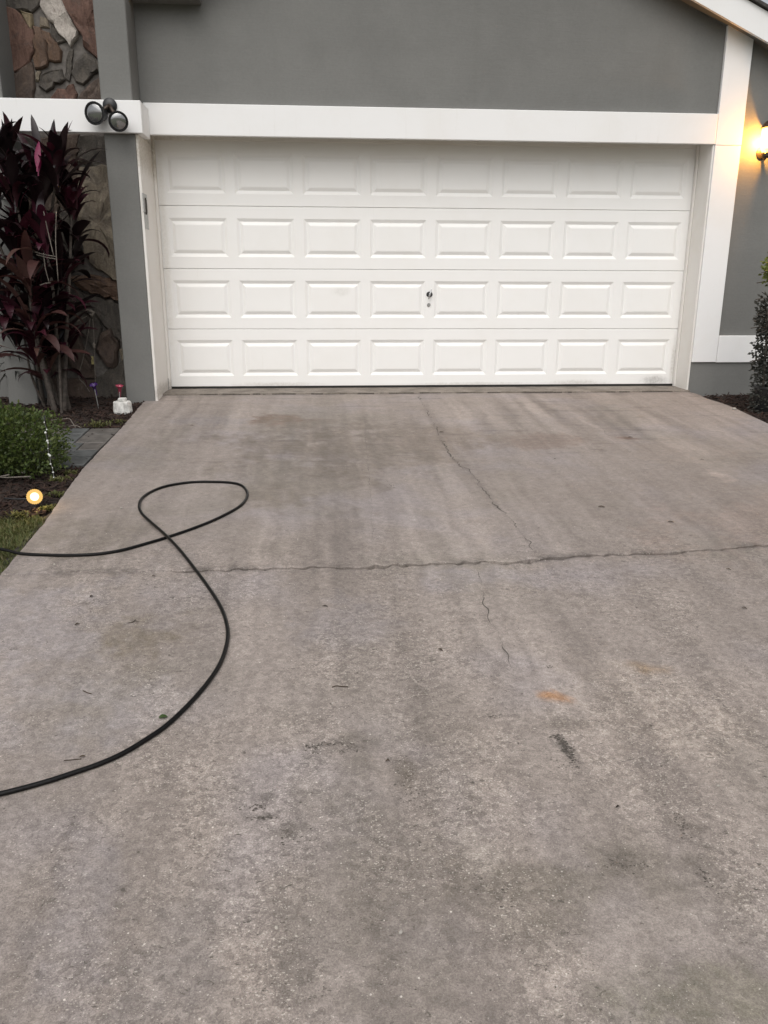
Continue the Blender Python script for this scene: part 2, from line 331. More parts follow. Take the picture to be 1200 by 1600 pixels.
def slab(hi, lo, mat, name, chamf_hi=0, chamf_lo=0, NX=250, ystep=.021, dense=-7.0, depth=.12):
    b = MB(); ref_h, ref_l = hi(2.4), lo(2.4); yy = ref_h; ts = []
    while yy > ref_l: ts.append((yy-ref_h)/(ref_l-ref_h)); yy -= ystep if yy > dense else .5
    ts = ts[1:-1] if chamf_lo else ts[1:]
    ts = ([0, -1] if chamf_hi else [0]) + ts + ([-2, 1] if chamf_lo else [1])
    colr = []
    for t in ts:
        for i in range(NX+1):
            s = i/NX; x = s*4.95; yh, yl = hi(x), lo(x); dz = 0
            if t == -1: y = yh - chamf_hi*(.8+.9*abs(mnoise.noise(Vector((x*23, 9, 1)))))
            elif t == -2: y = yl + chamf_lo*(.8+.9*abs(mnoise.noise(Vector((x*23, 4, 8)))))
            else:
                y = yh + (yl-yh)*t
                if t == 0 and chamf_hi: dz = -.004
                if t == 1 and chamf_lo: dz = -.004
            xl, xr = interp(LE, y), interp(RE, y)
            jl = .006*mnoise.noise(Vector((1, y*13, 2))) if i == 0 else 0
            X = xl + (xr-xl)*s + jl
            b.v.append((X, y, zd(X, y)+dz)); colr.append(tone(X, y))
    W_ = NX+1; nr = len(ts)
    b.f = [(r*W_+i, (r+1)*W_+i, (r+1)*W_+i+1, r*W_+i+1) for r in range(nr-1) for i in range(NX)]
    rim = [i for i in range(W_)] + [r*W_+NX for r in range(1, nr)] + [(nr-1)*W_+i for i in range(NX-1, -1, -1)] + [r*W_ for r in range(nr-2, 0, -1)]
    base = len(b.v)
    for i in rim: v = b.v[i]; b.v.append((v[0], v[1], v[2]-depth)); colr.append(colr[i])
    k = len(rim)
    for j in range(k): b.f.append((rim[j], rim[(j+1) % k], base+(j+1) % k, base+j))
    o = b.build(name, mat, drive); at = o.data.attributes.new('tone', 'FLOAT_COLOR', 'POINT'); at.data.foreach_set('color', [q for c in colr for q in c]); return o
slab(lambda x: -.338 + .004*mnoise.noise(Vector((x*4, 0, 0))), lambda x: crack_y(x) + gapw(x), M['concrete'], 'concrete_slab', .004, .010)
slab(lambda x: crack_y(x) - gapw(x), lambda x: -14.0, M['concrete'], 'concrete_slab', .010, 0)
b = MB(); b.add([(-.05, -4.7, zg(-4.7)-.035), (5, -4.7, zg(-4.7)-.035), (5, -3.2, zg(-3.2)-.035), (-.05, -3.2, zg(-3.2)-.035)], [(0, 1, 2, 3)])
b.build('crack_dirt', M['crack'], drive)
b = MB(); b.box(-.02, 4.884, -.345, 1.5, -.14, -.004, .004); b.build('garage_floor_slab', M['lip'], drive)
b = MB()
for i in range(60):                                       # crumbs of joint filler left of the lip
    x = .2+4.4*random.random(); l = .02+.10*random.random()
    b.box(x, x+l, -.347-.006*random.random(), -.337, -.03, -.009+.004*random.random())
b.build('joint_filler', M['hair'], drive)
def hair(px, w0, jit=.012, seedz=0):
    P = [G(x, y) for x, y in px]; pts = []
    for a, c in zip(P, P[1:]):
        k = max(2, int((c-a).length/.018))
        for i in range(k): pts.append(a.lerp(c, i/k))
    b = MB(); prev = None
    for i, p in enumerate(pts):
        o = mnoise.noise(Vector((p.x*14, p.y*14, seedz))); o2 = mnoise.noise(Vector((p.x*50, p.y*50, seedz+3)))
        x = p.x + jit*o + jit*.5*o2; y = p.y + jit*.5*o2
        wd = w0*max(.05, .35+1.6*mnoise.noise(Vector((p.x*5, p.y*5, seedz+9))) + .5*o2)*min(1, i/6, (len(pts)-1-i)/6)
        wd = max(wd, .0003)
        b.v += [(x-wd, y, zd(x, y)+.0016), (x+wd, y+wd*.4, zd(x, y)+.0016)]
        if i: k = len(b.v); b.f.append((k-4, k-3, k-1, k-2))
    return b.build('hairline_crack', M['hair'], drive)
hair([(653, 618), (668, 645), (683, 672), (692, 695), (712, 722), (735, 738), (755, 765), (775, 790), (800, 815), (825, 848), (840, 871)], .0046, .026)
hair([(745, 880), (750, 905), (756, 935), (763, 965), (778, 990), (795, 1030), (800, 1050)], .0032, .02, seedz=2)
hair([(570, 655), (572, 700), (578, 760), (582, 810), (583, 850)], .0018, seedz=4)
hair([(605, 750), (612, 765)], .0035, seedz=5)
hair([(925, 655), (960, 690), (1000, 720)], .0012, seedz=6)
hair([(875, 1155), (890, 1180), (935, 1215), (950, 1232)], .0022, .006, seedz=7)
hair([(1050, 1270), (1068, 1290), (1082, 1304)], .0028, .006, 8)
hair([(1085, 1350), (1100, 1368), (1111, 1385)], .0020, .005, 9)
hair([(1178, 1358), (1160, 1375), (1135, 1385), (1110, 1390)], .0012, .004, 10)
hair([(1170, 1300), (1172, 1340), (1178, 1360)], .0010, .004, 11)
hair([(840, 1040), (855, 1045)], .002, .004, 12)
hair([(485, 1135), (525, 1133)], .0016, .004, 13)
hair([(385, 1279), (430, 1277)], .002, .004, 14)
hair([(520, 1432), (560, 1427), (575, 1424)], .0012, .003, 15)
hair([(600, 1376), (660, 1366)], .0012, .003, 16)

def scuff(px, py, n_, sx, sy, r=.006, slant=0.):
    g = G(px, py); b = MB()
    for _ in range(n_):
        u, v = random.gauss(0, sx), random.gauss(0, sy); x, y = g.x+u, g.y+v+slant*u; k = random.randint(5, 7); q = r*random.uniform(.3, 1); a0 = random.random()*6
        b.add([(x+q*random.uniform(.5, 1.3)*math.cos(a0+6.283*i/k), y+q*.7*random.uniform(.5, 1.3)*math.sin(a0+6.283*i/k), zd(x, y)+.0014) for i in range(k)], [tuple(range(k))])
    return b.build('dark_scuff', M['hair'], drive)
for q in [(879, 1160, 60, .012, .02, .007, -1.5), (888, 1178, 55, .009, .03, .006, -2), (893, 1200, 20, .02, .02, .004, -1), (398, 1262, 22, .018, .006, .005), (410, 1279, 26, .022, .004, .005), (448, 1302, 26, .03, .02, .004), (486, 1168, 22, .012, .012, .005), (512, 1163, 22, .02, .005, .005), (545, 1168, 24, .02, .014, .004), (640, 1215, 30, .03, .05, .004), (650, 1250, 20, .02, .02, .004), (688, 1140, 16, .02, .008, .004),
          (858, 1042, 14, .01, .006, .004), (1066, 1290, 34, .012, .028, .004, -1), (1107, 1375, 26, .008, .022, .004, -1), (965, 1353, 40, .05, .012, .004), (770, 1120, 16, .02, .008, .005), (730, 1030, 14, .03, .02, .004), (775, 1395, 18, .03, .03, .004), (555, 1440, 18, .03, .02, .003), (150, 940, 12, .01, .016, .005), (205, 975, 10, .012, .01, .005), (1060, 1130, 40, .1, .06, .003), (300, 1500, 30, .15, .1, .003), (100, 1330, 26, .12, .08, .003), (730, 1500, 30, .15, .08, .003), (690, 690, 14, .05, .012, .008), (720, 730, 14, .04, .03, .006), (610, 758, 12, .012, .03, .006)]: scuff(*q)

# ------------------------------------------------------------------ planting beds
def bed(name, x0, x1, y0, y1, nx, ny, amp, edge=None, dz=-.03):
    b = MB()
    for j in range(ny+1):
        for i in range(nx+1):
            y = y0+(y1-y0)*j/ny; xa, xb = x0, x1
            if edge == 'L': xb = interp(LE, y)-.012
            if edge == 'R': xa = interp(RE, y)+.012
            x = xa+(xb-xa)*i/nx
            z = zg(y)+dz + amp*(mnoise.noise(Vector((x*3, y*3, 1)))+.6*mnoise.noise(Vector((x*9, y*9, 4)))+.35*mnoise.noise(Vector((x*27, y*27, 7))))
            if (edge == 'L' and i == nx) or (edge == 'R' and i == 0): z -= .02
            b.v.append((x, y, z))
    b.f = [(j*(nx+1)+i, j*(nx+1)+i+1, (j+1)*(nx+1)+i+1, (j+1)*(nx+1)+i) for j in range(ny) for i in range(nx)]
    return tag(b.build(name, M['soil'], smooth=True), kind='structure')
bed('mulch_bed_left', -3.2, 0, -3.45, -.24, 80, 90, .02, 'L')
bed('mulch_bed_right', 4.9, 7.5, -3.4, -.30, 60, 70, .02, 'R', -.045)
def chips(name, reg, n, label):
    b = MB()
    for _ in range(n):
        x, y = reg()
        if x < 0 and -2.56 < y < -1.50 and random.random() < .97: continue
        z = zg(y)-.028+.012*random.random(); L, W_ = .012+.03*random.random(), .003+.007*random.random()
        Mx = Matrix.Translation((x, y, z)) @ Matrix.Rotation(random.random()*6.28, 4, 'Z') @ Matrix.Rotation(random.gauss(0, .35), 4, 'Y') @ Matrix.Rotation(random.gauss(0, .5), 4, 'X')
        q = [Mx @ Vector(p) for p in ((-L, -W_, 0), (L, -W_*.5, 0), (L, W_, 0), (-L, W_*.6, 0), (-L*.9, 0, .006), (L*.9, 0, .005))]
        b.add(q, [(0, 1, 5, 4), (1, 2, 5), (2, 3, 4, 5), (3, 0, 4), (3, 2, 1, 0)])
    return tag(b.build(name, M['chip']), label, 'mulch', kind='stuff')
chips('bark_mulch', lambda: (-.12-1.6*random.random()**1.5+.03, -.3-3.15*random.random()), 5200, 'dark red brown bark mulch scattered in the planting bed left of the driveway')
chips('bark_mulch', lambda: (5.01+.9*random.random(), -.38-1.9*random.random()), 1800, 'dark bark mulch in the narrow bed right of the driveway')

# ------------------------------------------------------------------ the house
YP, YW, YD = -.58, -.275, 0.0            # pilaster face, gable wall face, door face
house = thing('house', 'dark grey stucco house front with white trim around a garage opening', 'house', (2.4, 0, 0))
hx = Matrix.Translation((2.4, 0, 0)).inverted()
def hb(b, name, mat, parent=None):
    off = Vector((2.4, 0, 0)); b.v = [tuple(Vector(v)-off) for v in b.v]; return b.build(name, mat, parent or house)
RS = .4376                                 # rake slope
def rk(x): return 3.184 + RS*(2.07-abs(x-2.44))    # underside of the rake board
# gable wall with the garage opening
b = MB(); x0, x1, xr = -.02, 4.887, 6.41
b.add([(x0, YW, 2.13), (x0, YW, rk(x0)+.16), (2.44, YW, rk(2.44)+.16), (x1, YW, rk(x1)+.16), (x1, YW, 2.13)], [(4, 3, 2, 1, 0)])
b.add([(x0, YW, 2.215), (x1, YW, 2.215), (x1, 0.3, 2.215), (x0, 0.3, 2.215)], [(0, 1, 2, 3)])
hb(b, 'gable_wall', M['grey'])
b = MB(); b.add([(x1+.002, YW, .26), (6.4, YW, .26), (6.4, YW, rk(6.4)+.1), (x1+.002, YW, rk(x1)+.1), (6.4, 6, .26), (6.4, 6, rk(6.4)+.1)], [(0, 1, 2, 3), (1, 4, 5, 2)]); hb(b, 'side_wall', M['grey'])
b = MB(); b.box(4.8855, xr, YW-.014, YW+.3, -.5, .252, .004); hb(b, 'foundation', M['grey'])
# pilasters and recess of the stone panel
for xa, xb in ((-.265, -.022), (-1.255, -1.012)):
    b = MB(); b.box(xa, xb, YP, .6, -.4, 5.2, .006); hb(b, 'pilaster', M['grey'])
b = MB(); b.box(-7, -1.256, -.25, .5, -.4, 3.4); hb(b, 'recessed_wall', M['grey'])
b = MB(); b.box(-1.0125, -.2645, -.235, .3, -.4, 5.2); stonew = hb(b, 'stone_panel', M['mortar'])
stonew['label'] = 'multicoloured rough stone veneer set in grey mortar'
# white trim
b = MB(); b.box(.004, 4.880, -.315, -.277, 2.130, 2.372, .004); hb(b, 'header_board', M['white'])
b = MB(); b.box(-.02, 4.888, -.276, .06, 2.192, 2.21); hb(b, 'header_soffit', M['jamb'])
b = MB(); b.box(.0, 4.868, -.016, .05, 2.138, 2.1915); hb(b, 'head_stop', M['jamb'])
b = MB(); b.box(-1.30, .046, -.618, -.5815, 2.092, 2.328, .004); hb(b, 'band_board', M['white'])
b = MB(); b.box(-6, -1.303, -.615, -.25, 2.095, 2.326, .004); hb(b, 'band_board', M['white'])
b = MB(); b.box(-.0215, .044, -.581, -.317, 2.094, 2.326, .003); hb(b, 'band_return', M['white'])
b = MB(); b.box(4.884, 5.120, -.312, -.277, 2.124, 3.12, .003); hb(b, 'corner_board', M['white'])
b = MB(); b.box(4.885, 5.119, -.311, -.277, .254, 2.1215, .003); hb(b, 'corner_board', M['white'])
b = MB(); b.box(5.124, 6.42, -.308, -.277, .250, .497, .004); hb(b, 'skirt_board', M['white'])
# jambs
b = MB(); b.box(-.0215, .0, YP+.004, .10, -.05, 2.0915, .003); hb(b, 'door_jamb', M['jamb'])
b = MB(); b.box(-.0215, .0, -.31, .10, 2.0925, 2.19, .003); hb(b, 'door_jamb', M['jamb'])
b = MB(); b.box(4.868, 4.8835, -.300, .10, -.02, 2.19, .003); hb(b, 'door_jamb', M['jamb'])
b = MB(); b.box(.0005, .022, -.060, -.012, -.003, 2.191, .003); hb(b, 'weather_strip', M['jamb'])
b = MB(); b.box(4.852, 4.8675, -.050, -.012, -.003, 2.191, .003); hb(b, 'weather_strip', M['jamb'])
b = MB(); b.box(.0005, .006, -.062, -.03, -.003, .10); hb(b, 'weather_strip_scuff', M['steel'])
# roof: rake boards, soffit and shingles
roof = MB()
YF = -.45
for sgn in (1, -1):
    xe = 2.44 + sgn*(4.0 if sgn > 0 else 1.91)
    pts = [(2.44, rk(2.44)), (xe, rk(xe))]
    (xa, za), (xb, zb) = pts
    roof.add([(xa, YF-.03, za+.21), (xb+sgn*.03, YF-.03, zb+.21), (xb+sgn*.03, 6, zb+.21), (xa, 6, za+.21), (xa, YF-.03, za+.235), (xb+sgn*.03, YF-.03, zb+.235), (xb+sgn*.03, 6, zb+.235), (xa, 6, za+.235)],
             [(0, 1, 2, 3), (4, 7, 6, 5), (0, 4, 5, 1), (1, 5, 6, 2)])
roofo = hb(roof, 'roof', M['shingle'])
for sgn in (1, -1):
    xe = 2.44 + sgn*(4.0 if sgn > 0 else 1.91)
    xa, za, xb, zb = 2.44+sgn*.001, rk(2.44), xe, rk(xe)
    b = MB(); b.add([(xa, YF, za), (xb, YF, zb), (xb, YF, zb+.209), (xa, YF, za+.209), (xa, YF+.03, za), (xb, YF+.03, zb), (xb, YF+.03, zb+.209), (xa, YF+.03, za+.209)],
                    [(0, 1, 2, 3), (7, 6, 5, 4), (0, 4, 5, 1), (1, 5, 6, 2), (2, 6, 7, 3)]); hb(b, 'fascia', M['white'], roofo)
    b = MB(); b.add([(xa, YF+.031, za+.03), (xb, YF+.031, zb+.03), (xb, YW, zb+.03), (xa, YW, za+.03)], [(0, 1, 2, 3)]); hb(b, 'soffit', M['grey'], roofo)
b = MB(); b.box(-.02, .515, YF+.026, YW, 3.098, 3.40); hb(b, 'eave_return', M['grey'], roofo)
b = MB(); b.box(-.02, .528, YF, YF+.025, 3.092, 3.30, .003); hb(b, 'fascia', M['white'], roofo)
# ------------------------------------------------------------------ stones of the veneer
SM = {k: stonemat('stone_'+k, *[tuple((.75*c+.25*sum(t)/3)*1.4 for c in t) for t in v]) for k, v in {
    'red': ((.085, .040, .027), (.15, .075, .050), (.07, .05, .042)), 'rust': ((.13, .070, .036), (.095, .056, .036), (.075, .055, .042)),
    'pale': ((.30, .26, .225), (.40, .355, .31), (.24, .20, .17)), 'olive': ((.082, .070, .055), (.055, .047, .040), (.11, .09, .07)),
    'tan': ((.16, .125, .085), (.22, .18, .12), (.10, .08, .06)), 'brown': ((.095, .062, .044), (.065, .045, .035), (.15, .11, .078)), 'gold': ((.27, .21, .11), (.20, .15, .08), (.32, .27, .17))}.items()}
def stone(poly, kind, proud=.035):
    P = [AT(x, y, -.25) for x, y in poly]; c = sum(P, Vector())/len(P); pts = []
    for a, q in zip(P, P[1:]+P[:1]):
        k = max(1, int((q-a).length/.035))
        for i in range(k):
            p = a.lerp(q, i/k); p = c + (p-c)*1.13; j = .026
            p.x += j*mnoise.noise(Vector((p.x*17, p.z*17, 3))); p.z += j*mnoise.noise(Vector((p.x*17, p.z*17, 8))); pts.append(p)
    n_ = len(pts); b = MB(); seed = random.random()*50
    for ins, pr in ((0, 0), (.004, .7), (.014, 1.0)):
        for p in pts:
            d = c-p; q = p + d.normalized()*min(ins, d.length*.4)
            rel = proud*pr*(1+.45*mnoise.noise(Vector((q.x*7+seed, q.z*7, 1))))
            b.v.append((q.x, -.2345-rel, q.z))
    for lf in (.3, .62):
        for p in pts:
            q = p.lerp(c, lf); q = q + Vector((.012*mnoise.noise(Vector((q.x*23, q.z*23, seed))), 0, .012*mnoise.noise(Vector((q.x*23, q.z*23, seed+5)))))
            b.v.append((q.x, -.2345-proud*(1.05+.7*mnoise.noise(Vector((q.x*8+seed, q.z*8, 2)))+.18*mnoise.noise(Vector((q.x*24+seed, q.z*24, 6)))), q.z))
    b.v.append((c.x, -.2345-proud*(1.1+.4*mnoise.noise(Vector((seed, 1, 1)))), c.z))
    for r in range(4):
        for i in range(n_): b.f.append((r*n_+i, (r+1)*n_+i, (r+1)*n_+(i+1) % n_, r*n_+(i+1) % n_))
    for i in range(n_): b.f.append((4*n_+i, 5*n_, 4*n_+(i+1) % n_))
    o = hb(b, 'stone', SM[kind], stonew)
    me = o.data
    import bmesh
    bm = bmesh.new(); bm.from_mesh(me); bmesh.ops.recalc_face_normals(bm, faces=bm.faces); bm.to_mesh(me); bm.free()
    smooth_by_angle(o, 22)
Z5 = lambda q: [(x/5.4545, y/5.4545) for x, y in q]
for q, k, p in [([(-30, 100), (130, 100), (190, 150), (275, 260), (285, 420), (240, 510), (100, 625), (-30, 640)], 'red', .03), ([(180, 92), (268, 120), (282, 200), (270, 255), (205, 165)], 'gold', .04),
    ([(-30, -90), (330, -90), (320, 50), (262, 95), (180, 85), (70, 92), (-30, 60)], 'olive', .03), ([(350, -90), (540, -90), (548, 60), (600, 160), (655, 268), (595, 370), (560, 335), (480, 240), (425, 170), (365, 50)], 'pale', .05),
    ([(565, -90), (862, -90), (868, 300), (885, 440), (830, 485), (725, 395), (695, 290), (645, 215), (562, 70)], 'red', .05), ([(300, 250), (350, 262), (390, 330), (405, 400), (400, 560), (300, 575), (290, 400)], 'rust', .04),
    ([(365, 275), (430, 290), (480, 365), (525, 440), (518, 508), (415, 512), (412, 390)], 'rust', .035), ([(578, 432), (625, 432), (610, 620), (592, 685), (555, 660), (562, 540)], 'olive', .02),
    ([(665, 500), (740, 472), (870, 550), (850, 590), (720, 705), (655, 685), (622, 620)], 'olive', .035), ([(352, 640), (440, 595), (508, 602), (542, 680), (400, 770), (342, 735)], 'olive', .035),
    ([(-30, 720), (110, 640), (262, 535), (285, 690), (275, 880), (-30, 880)], 'brown', .03), ([(390, 890), (470, 782), (622, 718), (655, 890)], 'red', .03), ([(690, 790), (888, 628), (915, 890), (680, 890)], 'brown', .03),
    ([(342, 140), (398, 150), (408, 232), (342, 238)], 'tan', .02), ([(435, 200), (475, 250), (555, 350), (485, 365), (445, 275)], 'olive', .02), ([(308, 600), (340, 600), (330, 700), (308, 690)], 'tan', .02)]: stone(Z5(q), k, p)
for q, k, p in [([(130, 270), (172, 268), (186, 300), (194, 440), (172, 424), (142, 405), (131, 370), (122, 325)], 'tan', .075), ([(112, 433), (150, 431), (197, 444), (200, 472), (160, 461), (132, 452)], 'rust', .07),
    ([(132, 460), (160, 467), (199, 480), (204, 538), (186, 530), (160, 505), (142, 482)], 'olive', .045), ([(160, 522), (174, 514), (186, 542), (181, 574), (166, 570), (152, 545)], 'brown', .06), ([(106, 532), (124, 527), (139, 560), (148, 588), (122, 585), (106, 560)], 'brown', .05),
    ([(125, 214), (165, 214), (176, 255), (152, 262), (126, 250)], 'olive', .04), ([(96, 330), (116, 345), (126, 400), (110, 424), (92, 400)], 'olive', .05), ([(60, 220), (120, 214), (118, 260), (92, 300), (62, 290)], 'brown', .04),
    ([(12, 220), (55, 220), (56, 300), (22, 310)], 'olive', .04), ([(24, 318), (88, 305), (88, 390), (34, 400)], 'brown', .04), ([(36, 410), (104, 432), (102, 500), (44, 500)], 'olive', .04), ([(48, 510), (100, 506), (102, 582), (54, 585)], 'brown', .04),
    ([(152, 594), (198, 560), (208, 628), (152, 628)], 'olive', .03), ([(60, 592), (144, 594), (146, 630), (62, 630)], 'brown', .03), ([(170, 214), (196, 214), (200, 300), (190, 298), (180, 256)], 'brown', .03), ([(188, 545), (204, 542), (206, 556), (190, 566)], 'tan', .03),
    ([(108, 455), (128, 458), (158, 512), (148, 540), (128, 520), (108, 520)], 'olive', .05), ([(94, 302), (122, 262), (128, 268), (118, 330), (96, 326)], 'brown', .04)]: stone(q, k, p)

# ------------------------------------------------------------------ garage door
door = thing('garage_door', 'white steel sectional garage door with four rows of eight raised panels', 'garage door', (2.44, 0, 0))
SEC, W0, NP = .5334, 4.88, 8
pw, ph = .535, .350; pitch = (W0-.10)/NP
def vgroove(w_, h_):
    b = MB(); rings = [(0, 0), (.010, .0), (.036, .0125), (.041, .0125), (.066, .001), (.074, .0)]
    for ins, dep in rings:
        a, c = w_/2-ins, h_/2-ins; b.v += [(-a, dep, -c), (a, dep, -c), (a, dep, c), (-a, dep, c)]
    for r in range(len(rings)-1):
        for i in range(4): b.f.append((r*4+i, r*4+(i+1) % 4, (r+1)*4+(i+1) % 4, (r+1)*4+i))
    k = 4*(len(rings)-1); b.f.append((k, k+1, k+2, k+3)); return b.mesh('panel', M['door'])
pmesh = vgroove(pw, ph)
for k in range(4):
    sec = empty('door_section_tmp', (0, 0, 0), None); bpy.data.objects.remove(sec)
    z0, z1 = k*SEC+.010+(.0015 if k else .006), (k+1)*SEC+.010-.0012
    b = MB(); zc = (z0+z1)/2; xs_ = [-W0/2]; 
    for i in range(NP): xc = (i-(NP-1)/2)*pitch; xs_ += [xc-pw/2, xc+pw/2]
    xs_.append(W0/2); zs_ = [z0+.003, zc-ph/2, zc+ph/2, z1-.003]
    for z in zs_:
        for x in xs_: b.v.append((x, 0, z))
    nx = len(xs_)
    for j in range(3):
        for i in range(nx-1):
            if j == 1 and i % 2 == 1: continue
            b.f.append((j*nx+i, j*nx+i+1, (j+1)*nx+i+1, (j+1)*nx+i))
    # folded top and bottom lips
    for zz, zi, j in ((z0, z0+.003, 0), (z1, z1-.003, 3)):
        base = len(b.v); b.v += [(-W0/2, .004, zz), (W0/2, .004, zz), (-W0/2, .05, zz), (W0/2, .05, zz), (-W0/2, 0, zi), (W0/2, 0, zi)]
        q = [(base+4, base+5, base+1, base), (base, base+1, base+3, base+2)]
        b.f += [tuple(reversed(f)) for f in q] if j == 0 else q
    so_ = b.build('door_section', M['door'], door)
    for i in range(NP): place('panel', pmesh, so_, Matrix.Translation(((i-(NP-1)/2)*pitch, 0, zc)))
b = MB(); b.box(-W0/2, W0/2, .055, .065, .0, 2.15); b.build('backing', M['steel'], door)
b = MB(); b.box(-W0/2, W0/2, .004, .045, -.003, .0155, .003); b.build('bottom_seal', M['seal'], door)
# handle and lock
hc = AT(671, 460, 0) - Vector((2.44, 0, 0)); lc = AT(670, 476.5, 0) - Vector((2.44, 0, 0))
RX = Matrix.Rotation(R(90), 4, 'X')
hd = empty('door_handle', hc, door)
b = MB(); b.lathe([(.024, -.001), (.026, .002), (.024, .006), (.012, .009), (.010, .03)], 20, RX @ Matrix.Scale(1.15, 4, (1, 0, 0))); smooth_by_angle(b.build('escutcheon', M['black'], hd))
b = MB(); b.tube([(.012, -.034, .045), (.006, -.036, .02), (0, -.037, 0), (-.006, -.036, -.02), (-.010, -.034, -.042)], [.005, .0068, .008, .0068, .005], 10); b.lathe([(.010, .006), (.010, .034)], 12, RX); smooth_by_angle(b.build('t_bar', M['chrome'], hd))
b = MB(); b.lathe([(.018, -.001), (.018, .004), (.014, .008), (.006, .008)], 18, RX @ Matrix.Translation((0, 0, 0))); lk = b.build('lock_cylinder', M['chrome'], door); lk.location = lc; smooth_by_angle(lk)
# the steel catch on the left jamb
cth = thing('jamb_catch', 'narrow grey steel latch strip screwed to the left door jamb', 'latch', (.0, -.2, 0))
a, c = AT(239.5, 308, -.26), AT(242.5, 361, -.26)
b = MB(); b.box(.0008, .007, -.40, -.24, (a.z+c.z)/2-.01, a.z, .001); b.build('keeper_plate', M['steel'], cth)
b = MB(); b.box(.0008, .004, -.37, -.23, c.z, (a.z+c.z)/2-.012, .001); b.build('slide_plate', M['steel'], cth)
b = MB(); b.tube([(.008, -.32, a.z-.03), (.013, -.32, a.z-.05), (.013, -.32, a.z-.14), (.008, -.32, a.z-.16)], .005, 8); b.build('bolt_rod', M['bronze'], cth)

# ------------------------------------------------------------------ twin floodlight on the white band
M['lensglass'] = NT('flood_lens').out((.30, .30, .30), .12, None, .8, .75)
fl = thing('floodlight', 'twin black floodlight with round silver lenses on the white band board', 'floodlight', AT(172, 165, -.618))
b = MB(); b.lathe([(.055, .0), (.055, .012), (.04, .024), (.02, .03)], 20, RX); smooth_by_angle(b.build('mounting_plate', M['black'], fl))
def lamp_head(px, py, Y, aim, r):
    c = AT(px, py, Y) - fl.location; d = Vector(aim).normalized(); q = d.to_track_quat('Z', 'Y').to_matrix().to_4x4(); q.translation = c
    h = MB(); h.lathe([(r*.45, -.115), (r*.62, -.10), (r*.66, -.055), (r*.98, -.01), (r*1.02, .012), (r*.9, .012), (r*.86, .004)], 24, q); ho = smooth_by_angle(h.build('lamp_head', M['black'], fl), 50)
    e = MB(); e.lathe([(r*.87, .0045), (r*.75, .011), (r*.5, .017), (r*.2, .020)], 24, q); e.build('lens', M['lensglass'], ho, True)
    t = MB(); back = c - d*.09; t.tube([(0, -.02, 0), tuple(Vector((0, -.05, 0)).lerp(back, .4)), tuple(back)], .014, 10); t.build('swivel_arm', M['bronze'], fl, True)
    return ho
lamp_head(148.5, 177, -.74, (-.30, -.93, -.12), .082)
lamp_head(185, 189.5, -.76, (.18, -.95, -.22), .073)

# ------------------------------------------------------------------ wall lantern at the right
LX, LY = 5.330, -.365
ln = thing('wall_lantern', 'lit wall lantern with warm glowing bulb on the grey wall right of the garage', 'lantern', (LX, LY, 2.0))
def glow(name, c, s):
    n = NT(name); e = n.N('Emission'); e.inputs[0].default_value = (*c, 1); e.inputs[1].default_value = s; n.L(e.outputs[0], n.t.nodes['Material Output'].inputs[0]); return n.m
n = NT('lantern_glass'); gt = n.N('BsdfTransparent'); gg = n.N('Emission'); gg.inputs[0].default_value = (1, .62, .20, 1); gg.inputs[1].default_value = 7; mx = n.N('MixShader'); mx.inputs[0].default_value = .30
gt.inputs[0].default_value = (1, .93, .8, 1); n.L(gt.outputs[0], mx.inputs[1]); n.L(gg.outputs[0], mx.inputs[2]); n.L(mx.outputs[0], n.t.nodes['Material Output'].inputs[0]); M['glass'] = n.m
b = MB(); b.lathe([(.034, .02), (.044, .03), (.046, .055), (.038, .065)], 20); smooth_by_angle(b.build('collar', M['bronze'], ln))
b = MB(); b.lathe([(.040, .064), (.058, .09), (.066, .15), (.066, .22), (.062, .255)], 24); b.build('glass_jar', M['glass'], ln, True)
b = MB(); b.lathe([(.064, .2555), (.078, .258), (.072, .268), (.05, .30), (.02, .325), (.008, .34)], 24); smooth_by_angle(b.build('cap', M['bronze'], ln))
b = MB(); b.lathe([(.008, .07), (.014, .085), (.020, .10)], 16); b.build('bulb_socket', M['bronze'], ln)
b = MB(); b.lathe([(.016, .1005), (.028, .13), (.032, .155), (.026, .185), (.008, .198)], 16); b.build('bulb', glow('bulb_glow', (1, .66, .22), 40), ln, True)
b = MB(); b.tube([(.0, .0, .03), (.0, .03, .01), (.0, .05, .03), (.0, .072, .06)], .010, 10); b.build('arm', M['bronze'], ln, True)
b = MB(); b.lathe([(.05, 0), (.05, .008), (.035, .014)], 20, Matrix.Translation((0, -YW*-1+LY*-1-.0005, .07)) @ RX) if False else b.lathe([(.05, 0), (.05, .008), (.035, .014)], 20, Matrix.Translation((0, YW-LY-.0005, .07)) @ RX); smooth_by_angle(b.build('wall_plate', M['bronze'], ln))
pl = bpy.data.lights.new('lantern_light', 'POINT'); pl.energy = 28; pl.color = (1, .46, .08); pl.shadow_soft_size = .012
po = bpy.data.objects.new('lantern_light', pl); po.location = (-.035, .01, .15); link(po, ln)

